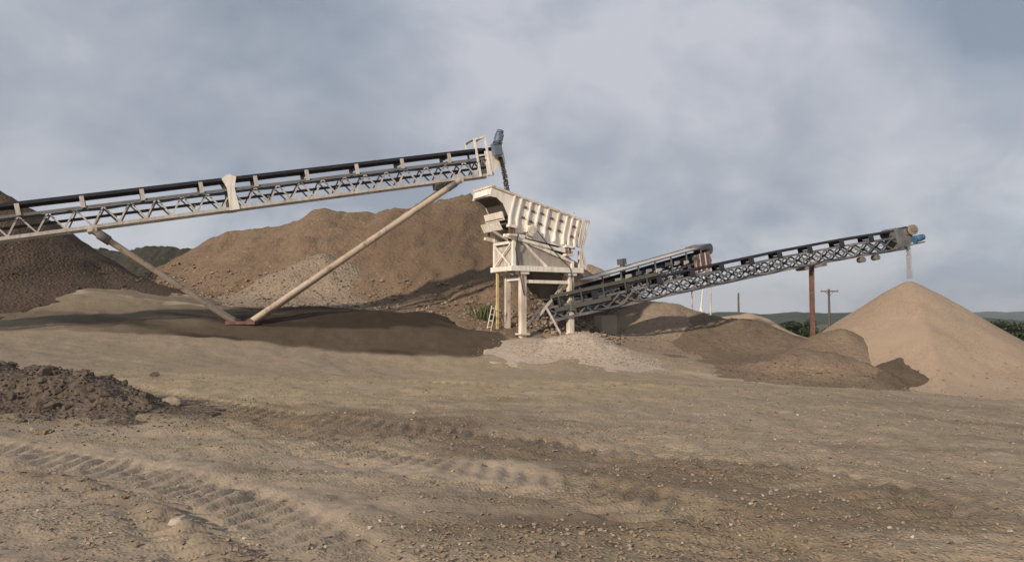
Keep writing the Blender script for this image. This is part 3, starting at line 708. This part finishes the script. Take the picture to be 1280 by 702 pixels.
# base frame
for wd in (0, BW): bar('base_beam', tp(-.12, wd, ZB), tp(BL+.12, wd, ZB), .26, .24, M_cream, tw, up=UZ)
for l in (0, 1.9, BL): bar('base_beam', tp(l, .13, ZB), tp(l, BW-.13, ZB), .24, .22, M_cream, tw, up=UZ)
bar('cross_beam', tp(.76, .15, ZB-.58), tp(3.14, .15, ZB-.58), .13, .15, M_cream, tw)
bar('cross_beam', tp(.62, .29, ZB-.45), tp(.62, 1.46, ZB-.45), .13, .15, M_cream, tw)
bar('brace', tp(3.05, .30, ZB-.62), tp(1.55, .55, .62), .10, .10, M_grey, tw)
bar('brace', tp(2.05, .42, 1.32), tp(2.75, .20, .0), .09, .09, M_grey, tw)
bar('brace', tp(.70, .30, .15), tp(2.05, .8, 1.25), .08, .08, M_creamr, tw)
# sloping support frame above the base beam
for wd in (0., BW):
    bar('corner_post', tp(.06, wd, ZB+.10), tp(.06, wd, ZB+1.62), .16, .16, M_cream, tw, up=LX)
    bar('sloping_beam', tp(.16, wd, ZB+1.42), tp(3.30, wd, ZB+.42), .12, .15, M_cream, tw)
    bar('frame_diagonal', tp(.55, wd, ZB+1.22), tp(1.85, wd, ZB+.12), .09, .10, M_cream, tw)
    bar('end_post', tp(3.30, wd, ZB+.10), tp(3.30, wd, ZB+.48), .13, .13, M_cream, tw, up=LX)
    plate('side_sheet', [tp(.14, wd+.06, ZB+.1), tp(3.25, wd+.06, ZB+.1), tp(3.25, wd+.06, ZB+.40), tp(.14, wd+.06, ZB+1.38)], LY, .02, M_sheet, tw)
# left end panel with crossing bars
bar('end_rail', tp(-.02, .1, ZB+1.2), tp(-.02, BW-.1, ZB+1.2), .10, .12, M_cream, tw)
bar('end_brace', tp(-.02, .15, ZB+1.12), tp(-.02, BW-.15, ZB+.15), .07, .07, M_cream, tw)
bar('end_brace', tp(-.05, BW-.15, ZB+1.12), tp(-.05, .15, ZB+.15), .07, .07, M_cream, tw)
plate('end_sheet', [tp(.12, .1, ZB+.15), tp(.12, BW-.1, ZB+.15), tp(.12, BW-.1, ZB+1.1), tp(.12, .1, ZB+1.1)], LX, .02, M_grey, tw)
# screen box: two ribbed side plates sloping down to the right
TILT = R(14.3)
BX = (LX*math.cos(TILT)-UZ*math.sin(TILT)); BZ = (LX*math.sin(TILT)+UZ*math.cos(TILT))
OB = tp(-1.05, .02, 0); OB.z = P(612, 232, OB.y).z     # upper left corner of the near side plate
def bp_(s, wd, dn): return OB+BX*s+LY*wd-BZ*dn
SL = 5.05
for wd, sg in ((0., -1), (1.70, 1)):
    plate('screen_side_plate', [bp_(0, wd, 0), bp_(SL, wd, 0), bp_(SL, wd, 1.52), bp_(1.45, wd, 1.86), bp_(1.25, wd, 1.55), bp_(1.15, wd, 1.08), bp_(.75, wd, .62), bp_(.35, wd, .45), bp_(0, wd, .50)], LY, .04, M_cream, tw)
    bar('top_rail', bp_(-.05, wd+sg*.05, .03), bp_(SL+.05, wd+sg*.05, .03), .10, .09, M_creamr, tw, up=BZ)
    for k, s in enumerate((1.22, 1.60, 2.12, 2.62, 3.12, 3.72, 4.22, 4.52, 4.88)):
        rb = plate('rib', [bp_(s, wd+sg*.02, .08), bp_(s, wd+sg*.11, .08), bp_(s, wd+sg*.12, 1.10), bp_(s+.02, wd+sg*.17, 1.30), bp_(s+.02, wd+sg*.20, 1.52), bp_(s+.02, wd+sg*.02, 1.52)], BX, .07, M_cream, tw)
    for k, s in enumerate((1.9, 2.35, 2.85, 3.4, 3.95, 4.7)):
        for dn in (.42, .92):
            box('bolt_pad', bp_(s, wd+sg*.05, dn+.05*(k % 2)), BX*.16, LY*.06, BZ*.09, M_rust, tw)
# end wall, decks and feed lip inside
plate('feed_end_plate', [bp_(.03, .04, .05), bp_(.03, 1.66, .05), bp_(.03, 1.66, .40), bp_(.03, .04, .40)], BX, .04, M_cream, tw)
bar('feed_end_rail', bp_(0, -.05, .02), bp_(0, 1.75, .02), .12, .09, M_creamr, tw)
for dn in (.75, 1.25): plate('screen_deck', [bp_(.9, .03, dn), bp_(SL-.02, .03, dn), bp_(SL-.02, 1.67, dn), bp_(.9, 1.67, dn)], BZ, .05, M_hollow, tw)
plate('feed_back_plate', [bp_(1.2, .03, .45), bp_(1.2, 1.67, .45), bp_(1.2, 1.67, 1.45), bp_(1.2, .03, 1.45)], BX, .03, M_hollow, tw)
plate('lower_hood', [bp_(.78, -.02, .98), bp_(.78, 1.72, .98), bp_(.98, 1.72, 1.32), bp_(.98, -.02, 1.32)], BX, .06, M_cream, tw)
plate('lower_hood', [bp_(.72, -.02, 1.48), bp_(.72, 1.72, 1.48), bp_(1.0, 1.72, 1.78), bp_(1.0, -.02, 1.78)], BX, .06, M_cream, tw)
bar('end_bracket', bp_(SL+.12, -.05, .0), bp_(SL+.12, -.05, 1.35), .12, .16, M_creamr, tw)
bar('end_bracket', bp_(SL+.10, -.05, .03), bp_(SL+.42, -.05, -.05), .10, .10, M_creamr, tw)
bar('end_bracket', bp_(SL+.40, -.05, -.06), bp_(SL+.36, -.05, 1.45), .09, .10, M_creamr, tw)
bar('end_bracket', tp(BL+.35, -.02, ZB+.1), bp_(SL+.36, -.05, 1.45), .08, .09, M_creamr, tw, up=LX)
bar('end_bracket', bp_(SL+.12, .0, .7), bp_(SL+.12, 1.7, .7), .10, .16, M_creamr, tw)
for (sa, da), (sb, db) in (((.06, .47), (.36, .44)), ((.36, .44), (.76, .60)), ((.76, .60), (1.15, 1.04))):
    plate('feed_shade_sheet', [bp_(sa, .03, da), bp_(sb, .03, db), bp_(sb, 1.67, db), bp_(sa, 1.67, da)], BZ, .02, M_hollow, tw)  # dark sheets added to paint the shade under the feed lip
# lifting eye
bmt = bmesh.new()
ring = []
for i in range(12):
    a = 2*math.pi*i/12; c_ = bp_(4.55, -.02, -.10)+BX*math.cos(a)*.10+BZ*math.sin(a)*.10; rr_ = BX*math.cos(a)+BZ*math.sin(a)
    ring.append([bmt.verts.new(c_+(rr_*math.cos(b)+LY*math.sin(b))*.022) for b in np.arange(6)*math.pi/3])
for i in range(12):
    for j in range(6): bmt.faces.new((ring[i][j], ring[(i+1) % 12][j], ring[(i+1) % 12][(j+1) % 6], ring[i][(j+1) % 6]))
link('lifting_eye', bm_mesh('lifting_eye', bmt, M_creamr, True), tw)
# exciter and spring seats below the side plate
for wd, sg in ((-.05, -1), (1.75, 1)):
    ex = tube('exciter', bp_(2.35, wd, 1.42), bp_(2.35, wd+sg*.30, 1.42), .26, M_cream, tw)
    tube('cover', bp_(2.35, wd+sg*.30, 1.42), bp_(2.35, wd+sg*.36, 1.42), .17, M_creamr, ex)
    for s, zt in ((1.35, 1.75), (4.55, 1.70)):
        a = bp_(s, wd+sg*.10, 1.52)
        box('spring_seat', a, BX*.42, LY*.26, UZ*.12, M_cream, tw)
        l = (a-O).dot(LX)
        for dd in (-.10, .10):
            b0 = a+LX*dd; tube('spring', Vector((b0.x, b0.y, a.z-.36)), b0, .06, M_rust, tw)
        box('spring_base', a-UZ*.40, LX*.46, LY*.28, UZ*.10, M_creamr, tw)
    plate('guard_sheet', [bp_(1.35, wd, 1.70), bp_(2.2, wd, 1.70), bp_(2.2, wd, 1.92), bp_(1.45, wd, 1.97)], LY, .03, M_cream, tw)
    bar('spring_beam', bp_(1.1, wd+sg*.02, 2.02), bp_(4.9, wd+sg*.02, 1.74), .14, .14, M_cream, tw)
    bar('right_post', tp(BL, (0. if sg < 0 else BW), ZB+.1), tp(BL, (0. if sg < 0 else BW), ZB+.95), .15, .15, M_creamr, tw, up=LX)
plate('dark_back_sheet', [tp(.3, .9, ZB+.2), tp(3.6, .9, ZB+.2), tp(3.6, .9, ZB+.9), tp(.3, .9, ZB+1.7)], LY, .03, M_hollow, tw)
# discharge hopper beneath
bm = bmesh.new()
tq = [bm.verts.new(tp(l, wd, ZB-.13)) for l, wd in ((1.2, .32), (3.1, .32), (3.1, 1.45), (1.2, 1.45))]
bq = [bm.verts.new(tp(l, wd, ZB-1.35)) for l, wd in ((1.95, .65), (2.6, .65), (2.6, 1.15), (1.95, 1.15))]
for i in range(4): j = (i+1) % 4; bm.faces.new((tq[i], tq[j], bq[j], bq[i]))
bm.faces.new(bq); bm.faces.new(tq[::-1]); bmesh.ops.recalc_face_normals(bm, faces=bm.faces)
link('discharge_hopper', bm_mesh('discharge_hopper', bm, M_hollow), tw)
box('control_box', tp(3.28, -.06, 1.35), LX*.34, LY*.16, UZ*.46, M_mid, tw)
cable('power_cable', [tp(3.28, -.04, 1.6), tp(3.30, -.02, 2.4), tp(3.1, -.16, ZB+.05), bp_(2.6, -.32, 1.35)], .06, .022, M_belt, tw)
cable('hose', [bp_(2.35, -.36, 1.30), bp_(1.7, -.25, 1.75), tp(.1, -.12, ZB+.9), tp(.62, -.02, 1.8)], .12, .03, M_belt, tw)
# small yellow access ladder against the left end
ld = empty('access_ladder', tp(-.45, 1.35, 0), label='short cream steel ladder leaning at the left foot of the tower', cat='ladder')
for v in (1.15, 1.55): tube('rail', tp(-.55, v, -.1), tp(-.22, v, 1.35), .022, M_creamr, ld)
for k in range(5): f_ = .1+.2*k; tube('rung', tp(-.55+.33*f_, 1.15, -.1+1.45*f_), tp(-.55+.33*f_, 1.55, -.1+1.45*f_), .016, M_creamr, ld)

# ------------------------------------------------------------------ dark conveyor to the sand cone
T2 = P(688, 401, 38.0); H2 = P(1132, 310.5, 40.2)
post_top = None
c2, at2, A2, S2, U2, L2, hb2 = conveyor(Vector((T2.x, T2.y, gz(T2.x, T2.y))), T2, H2+Vector((0, 0, .28)), .85, .62, .30, .10, .72, (M_dark, M_dark, M_belt, M_dark), 'long dark steel lattice conveyor running right to the sand cone', idler=1.6, xlat=True, bend=.28, stand_w=.25, lb=.07)
def sx2(px):
    lo_, hi_ = 0., L2
    for _ in range(40):
        m = (lo_+hi_)/2; q = at2(m, 0, 0)
        if 640+F*q.x/q.y < px: lo_ = m
        else: hi_ = m
    return lo_
cable('power_cable', [at2(s_, -.09, .12) for s_ in np.linspace(2, L2-.3, 9)], .16, .02, M_belt, c2)
# olive side boards along the loading section
s1 = sx2(828)
for v in (-.13, .98): bar('side_board', at2(.3, v, .46), at2(s1*.55, v, .46), .03, .20, M_olive, c2, up=U2)
for s in np.arange(.6, s1, 1.1): bar('skirt_post', at2(s, -.12, .6), at2(s, -.12, 1.28), .06, .06, M_olive, c2, up=A2)
bar('skirt_board', at2(.2, -.14, 1.12), at2(s1, -.14, 1.12), .03, .16, M_olive, c2, up=U2)
# head
for v in (-.06, .91): plate('head_side_plate', [at2(L2-.5, v, -.02), at2(L2+.18, v, .12), at2(L2+.42, v, .45), at2(L2+.35, v, .98), at2(L2-.5, v, 1.08)], S2, .05, M_dark, c2)
tube('head_drum', at2(L2+.16, .0, hb2-.08), at2(L2+.16, .85, hb2-.08), .27, M_belt, c2)
tube('bearing_housing', at2(L2+.16, -.16, hb2-.08), at2(L2+.16, -.02, hb2-.08), .17, M_mid, c2)
tube('drive_pulley', at2(L2+.35, -.36, .88), at2(L2+.35, -.18, .88), .26, M_brownsteel, c2)
tube('pulley_hub', at2(L2+.35, -.42, .88), at2(L2+.35, -.36, .88), .12, M_mid, c2)
tube('snub_drum', at2(L2-.45, -.05, .85), at2(L2-.45, .9, .85), .26, M_dark, c2)
m0 = at2(L2+.30, -.28, .38); m1 = at2(L2+.72, -.28, .44)
mo2 = tube('motor', m0, m1, .17, M_blue, c2); md = (m1-m0).normalized()
tube('fan_cowl', m1, m1+md*.12, .15, M_blue, mo2); tube('end_bell', m0-md*.02, m0+md*.08, .2, M_blue, mo2)
bar('motor_bracket', at2(L2-.2, -.2, .12), at2(L2+.85, -.2, .20), .22, .07, M_dark, c2, up=U2)
for px in (1078, 1096):
    s = sx2(px); tube('return_roller', at2(s, -.1, -.22), at2(s, .32, -.22), .14, M_mid, c2)
    bar('roller_hanger', at2(s, -.12, -.3), at2(s, -.12, .0), .07, .05, M_dark, c2, up=A2)
s = sx2(1008); tube('return_roller', at2(s, -.1, -.13), at2(s, .95, -.13), .10, M_mid, c2)
# rusty post carrying it
s = sx2(1020); pt = at2(s, .42, -.06); pg = gz(pt.x, pt.y)
bar('saddle_beam', at2(s-.1, -.1, -.13), at2(s+.5, -.1, -.13), .14, .14, M_dark, c2, up=U2)
bar('saddle_beam', at2(s, -.1, -.14), at2(s, .95, -.14), .16, .14, M_rust, c2, up=U2)
pst = bar('support_post', (pt.x, pt.y, pg-.5), (pt.x, pt.y, pt.z-.12), .20, .20, M_rust, None, label='thick rusty brown steel post under the dark conveyor', cat='post', up=(1, 0, 0))

# ------------------------------------------------------------------ second, steeper conveyor behind
T3 = P(722, 389, 41.5); H3 = P(886, 336, 50)
c3, at3, A3, S3, U3, L3, hb3 = conveyor(Vector((T3.x, T3.y, gz(T3.x, T3.y))), T3, H3, .85, .60, .30, .22, .85, (M_mid, M_grey, M_olive, M_mid), 'shorter grey conveyor with a reddish head behind the dark conveyor', idler=1.6, xlat=False)
for v in (-.14, .99): bar('walkway_rail', at3(2, v, 1.45), at3(L3-.3, v, 1.45), .05, .06, M_mid, c3, up=U3)
bar('belt_cover', at3(1.5, .42, 1.42), at3(L3+.2, .42, 1.42), 1.0, .05, M_grey, c3, up=U3)
for s in np.arange(2.2, L3, 1.6): bar('cover_post', at3(s, -.13, .6), at3(s, -.13, 1.42), .07, .07, M_mid, c3, up=A3)
for v in (-.08, .93): plate('head_side_plate', [at3(L3-1.6, v, .0), at3(L3+.1, v, .0), at3(L3+.3, v, .5), at3(L3+.1, v, 1.1), at3(L3-1.6, v, 1.1)], S3, .05, M_red, c3)
tube('head_drum', at3(L3+.30, -.1, 1.22), at3(L3+.30, .95, 1.22), .34, M_dark, c3)
box('drum_guard', at3(L3-.25, .42, 1.42), A3*1.1, S3*1.12, U3*.28, M_dark, c3)
plate('head_chute', [at3(L3-.9, -.2, .0), at3(L3-.2, -.2, .0), at3(L3-.3, -.2, -.75), at3(L3-.8, -.2, -.75)], S3, .06, M_grey, c3)
for s in (L3-1.5, L3-1.0, L3-.4): bar('head_stiffener', at3(s, -.13, .02), at3(s, -.13, 1.1), .08, .05, M_grey, c3, up=A3)
rj = random.Random(5)
for k in range(9):
    s = L3*(.25+.075*k); u = rj.uniform(.75, 1.0)
    plate('guard_panel', [at3(s, -.17, u), at3(s+.55, -.17, u+.03), at3(s+.52, -.17, u+.18), at3(s+.05, -.17, u+.22)], S3, .02, (M_grey, M_cream, M_mid)[k % 3], c3)
    bar('knee_brace', at3(s, -.15, .05), at3(s+.5*rj.choice((-1, 1)), -.40, -.25), .05, .05, M_grey, c3)
box('drive_motor', at3(L3*.42, .9, 1.75), A3*.36, S3*.4, UZ*.34, M_dark, c3)
bar('motor_stool', at3(L3*.42, .9, .55), at3(L3*.42, .9, 1.6), .2, .2, M_mid, c3, up=A3)
for px, v in ((865, .1), (888, .1)):
    q = P(px, 366, at3(L3*.9, 0, 0).y); b_ = gz(q.x, q.y)
    tube('trestle_post', (q.x, q.y, b_-.3), (q.x, q.y, q.z+.35), .055, M_grey, c3)
ql = P(876, 384, at3(L3*.9, 0, 0).y); g_ = gz(ql.x, ql.y)
tube('trestle_brace', (ql.x, ql.y, ql.z), (ql.x+.45, ql.y, g_+.2), .05, M_cream, c3)
tube('trestle_brace', (ql.x, ql.y, ql.z), (ql.x-.25, ql.y, g_+.2), .05, M_cream, c3)
tube('trestle_brace', (ql.x, ql.y, ql.z-.1), (ql.x+.25, ql.y, at3(L3*.92, 0, 0).z), .045, M_cream, c3)

# ------------------------------------------------------------------ falling material
def stream(a, b, r0, r1, n, smin, smax, mat, label):
    t = rng.random(n)**1.25; a = np.array(a); b = np.array(b)
    rad = (r0+(r1-r0)*t)*np.sqrt(rng.random(n)); an = rng.random(n)*6.283
    x = a[0]+(b[0]-a[0])*np.sqrt(t)+rad*np.cos(an); y = a[1]+(b[1]-a[1])*np.sqrt(t)+rad*np.sin(an); z = a[2]+(b[2]-a[2])*t
    link('falling_gravel', scatter_mesh(x, y, z, smin, smax, mat, 1.5, 0), None, kind='stuff', label=label, cat='gravel')
e1 = bp_(1.5, .85, .35)
stream(stream1, e1, .10, .14, 2600, .02, .07, M_darkp, 'dark gravel dropping from the pale conveyor head into the screen')
hd = at2(L2+.45, .42, .55)
stream(hd, apex+Vector((0, 0, -.05)), .09, .16, 2600, .012, .04, M_berm, 'pale sand dropping from the dark conveyor head onto the cone')

# ------------------------------------------------------------------ small fixed things
def wbox(name, px, py, d, sx_, sy_, sz_, rz, mat, **kw):
    c = P(px, py, d); g = gz(c.x, c.y)
    bm = bmesh.new(); bmesh.ops.create_cube(bm, size=1)
    bmesh.ops.scale(bm, vec=(sx_, sy_, sz_), verts=bm.verts); bmesh.ops.bevel(bm, geom=bm.edges[:], offset=.03, segments=2, affect='EDGES')
    return link(name, bm_mesh(name, bm, mat), None, Matrix.Translation((c.x, c.y, max(g-.1, c.z-sz_)+sz_/2)) @ Matrix.Rotation(rz, 4, 'Z'), **kw)
wbox('concrete_block', 757, 394, 41, .9, .9, 1.1, .3, M_conc, label='dusty concrete block under the dark conveyor by the tower', cat='block')
def pole(px, ptop, pbase, d, r, arms, label):
    a = P(px, ptop, d); g = gz(a.x, a.y)
    root = empty('utility_pole', (a.x, a.y, g), label=label, cat='pole', group='utility poles')
    bm = bmesh.new(); bmesh.ops.create_cone(bm, cap_ends=True, segments=10, radius1=r*1.25, radius2=r*.8, depth=a.z-g+.5)
    link('shaft', bm_mesh('shaft', bm, M_wood, True), root, Matrix.Translation((a.x, a.y, (a.z+g-.5)/2)))
    for k in range(arms):
        z = a.z-.3-k*.8
        ca = bar('crossarm', (a.x-1.1, a.y-.16, z), (a.x+1.1, a.y-.16, z), .12, .14, M_wood, root)
        for q in (-1., -.35, .35, 1.): tube('insulator', (a.x+q, a.y-.16, z+.06), (a.x+q, a.y-.16, z+.26), .05, M_conc, ca)
        bar('arm_brace', (a.x-.6, a.y-.16, z), (a.x, a.y-.13, z-.6), .04, .04, M_wood, root); bar('arm_brace', (a.x+.6, a.y-.16, z), (a.x, a.y-.13, z-.6), .04, .04, M_wood, root)
pole(1036, 361, 395, 100, .16, 1, 'wooden utility pole with a crossarm right of the rusty post')
pole(923, 366, 390, 96, .13, 0, 'bare short pole rising behind the small light sand heap')

# ------------------------------------------------------------------ vegetation
def leaf_mat(name, a, b):
    m, t, bs, pos = mat_new(name)
    L(t, MIX(t, RAMP(t, NOISE(t, pos, .9, 4, .6), [(.35, 0.), (.65, 1.)]), a, b), bs.inputs['Base Color']); bs.inputs['Roughness'].default_value = .7
    return m
M_leaf = leaf_mat('leaves', (.018, .034, .014), (.032, .048, .020))
M_weed = leaf_mat('weed_leaves', (.075, .10, .035), (.11, .115, .055))
M_bark = paint('bark', (.07, .055, .04), 0.)
def leaf_cloud(cent, rad, n, ls):
    c = np.array(cent); d = rng.normal(0, 1, (n, 3)); d /= np.linalg.norm(d, axis=1)[:, None]
    p = c+d*np.array(rad)*(rng.random(n)**.45)[:, None]
    a = rng.normal(0, 1, (n, 3)); a /= np.linalg.norm(a, axis=1)[:, None]; b = np.cross(a, rng.normal(0, 1, (n, 3))); b /= np.linalg.norm(b, axis=1)[:, None]
    s = (ls*rng.uniform(.6, 1.4, n))[:, None]
    V = np.stack([p-a*s, p+b*s*.5, p+a*s, p-b*s*.5], 1).reshape(-1, 3)
    return V, np.arange(n*4).reshape(-1, 4)
def tree(x, y, ptop, wd, label, seed):
    r = random.Random(seed); g = gz(x, y); h = max(2.2, CAMZ+(398-ptop)/F*y-g)*1.0
    root = empty('tree', (x, y, g), label=label, cat='tree', group='trees beyond the yard')
    bm = bmesh.new()
    def limb(a, b, r0, r1):
        z = (b-a).normalized(); e = z.orthogonal().normalized(); f = z.cross(e)
        q = [[bm.verts.new(c+(e*math.cos(k*1.0472)+f*math.sin(k*1.0472))*rr2) for k in range(6)] for c, rr2 in ((a, r0), (b, r1))]
        for k in range(6): bm.faces.new((q[0][k], q[0][(k+1) % 6], q[1][(k+1) % 6], q[1][k]))
    t0 = Vector((x, y, g-.2)); t1 = Vector((x+r.uniform(-.2, .2), y, g+h*.45)); limb(t0, t1, .035*h, .022*h)
    Vs, Fs, o_ = [], [], 0
    for k in range(15):
        a = r.uniform(0, 6.28); rr2 = wd*.5*r.uniform(.1, .8); zz = g+h*r.uniform(.38, .92)
        c = Vector((x+math.cos(a)*rr2, y+math.sin(a)*rr2, zz)); limb(t1.lerp(t0, r.uniform(0, .35)), c, .012*h, .004*h)
        V, F_ = leaf_cloud(c, (wd*.24, wd*.24, h*.15), 240, .16); Vs.append(V); Fs.append(F_+o_); o_ += len(V)
    link('trunk', bm_mesh('trunk', bm, M_bark, True), root)
    link('crown', np_mesh('crown', np.concatenate(Vs), np.concatenate(Fs), M_leaf, False), root)
for k, (px, d, h, wd, lb) in enumerate([(990, 92, 402, 3.0, 'dark green round tree left of the rusty post, foremost of the clump'), (1006, 100, 400, 3.4, 'dark green tree just left of the rusty post'),
                                        (970, 112, 404, 3.4, 'leftmost dark green tree of the clump beyond the heaps'), (1048, 108, 405, 3.6, 'low dark tree right of the wooden utility pole'),
                                        (1262, 90, 400, 4.5, 'dark tree at the right edge behind the sand cone')]):
    tree((px-640)/F*d, d, h, wd, lb, 60+k)
# far wood on the plain
n = 130; Vs, Fs, o_ = [], [], 0
for k in range(n):
    x = rng.uniform(40, 330); y = rng.uniform(190, 420); V, F_ = leaf_cloud((x, y, -5.2), (6, 6, 3.2), 220, .7); Vs.append(V); Fs.append(F_+o_); o_ += len(V)
link('woodland', np_mesh('woodland', np.concatenate(Vs), np.concatenate(Fs), M_leaf, False), kind='stuff', label='dark green woodland on the low plain beyond the yard', cat='woodland')
def blades(cx, cy, rx, ry, n, h0, h1, zf):
    x = cx+rng.normal(0, rx, n); y = cy+rng.normal(0, ry, n); z = zf(x, y); h = rng.uniform(h0, h1, n); a = rng.random(n)*6.283; ln = rng.uniform(.1, .5, n)*h; ww = .018+.012*rng.random(n)
    dx, dy = np.cos(a), np.sin(a)
    V = np.stack([np.stack([x-dy*ww, y+dx*ww, z-.03], -1), np.stack([x+dy*ww, y-dx*ww, z-.03], -1), np.stack([x+dx*ln*.4+dy*ww*.8, y+dy*ln*.4-dx*ww*.8, z+h*.6], -1), np.stack([x+dx*ln, y+dy*ln, z+h], -1)], 1).reshape(-1, 3)
    return V, np.arange(n*4).reshape(-1, 4)
zt = lambda x, y: terrain(x, y)
def left_z(x, y): return np.maximum(pile_z(x, y, [tuple(r) for r in left_ridge], 33, .8, .35, .5, 11, None, .15)-.2, terrain(x, y))
d_ = 36.
while d_ < 70:
    gx0 = P(176, 340, d_)
    if gx0.z < left_z(np.array([gx0.x]), np.array([gx0.y]))[0]: break
    d_ += .2
V, F_ = blades(gx0.x, gx0.y, .75, .9, 3200, .06, .26, left_z)
link('grass', np_mesh('grass', V, F_, M_weed, False), kind='stuff', label='bright green grass patch at the foot of the dark left pile', cat='grass')
for k, (px, d, n_, lb) in enumerate([(607, 39.0, 130, 'tall green weed at the left foot of the screen tower')]):
    q = P(px, 405, d); V, F_ = blades(q.x, q.y, .25, .2, n_, .25, 1.0 if k == 0 else .5, zt)
    link('weed', np_mesh('weed', V, F_, M_weed, False), None, label=lb, cat='weed')

# ------------------------------------------------------------------ haze over the land
bm = bmesh.new(); bmesh.ops.create_cube(bm, size=1)
hm = bpy.data.materials.new('air_haze'); hm.use_nodes = True; ht = hm.node_tree; ht.nodes.clear()
pv = N(ht, 'ShaderNodeVolumePrincipled', inp={'Density': .00014, 'Anisotropy': .3}); pv.inputs['Color'].default_value = (.95, .975, 1, 1)
ho = N(ht, 'ShaderNodeOutputMaterial'); L(ht, pv.outputs[0], ho.inputs['Volume'])
hz = link('haze', bm_mesh('haze', bm, hm), None, Matrix.Translation((0, 1000, 100)) @ Matrix.Diagonal((14800, 12400, 240, 1)), kind='stuff', label='thin bluish air haze over the land', cat='haze')
hz.display_type = 'WIRE'
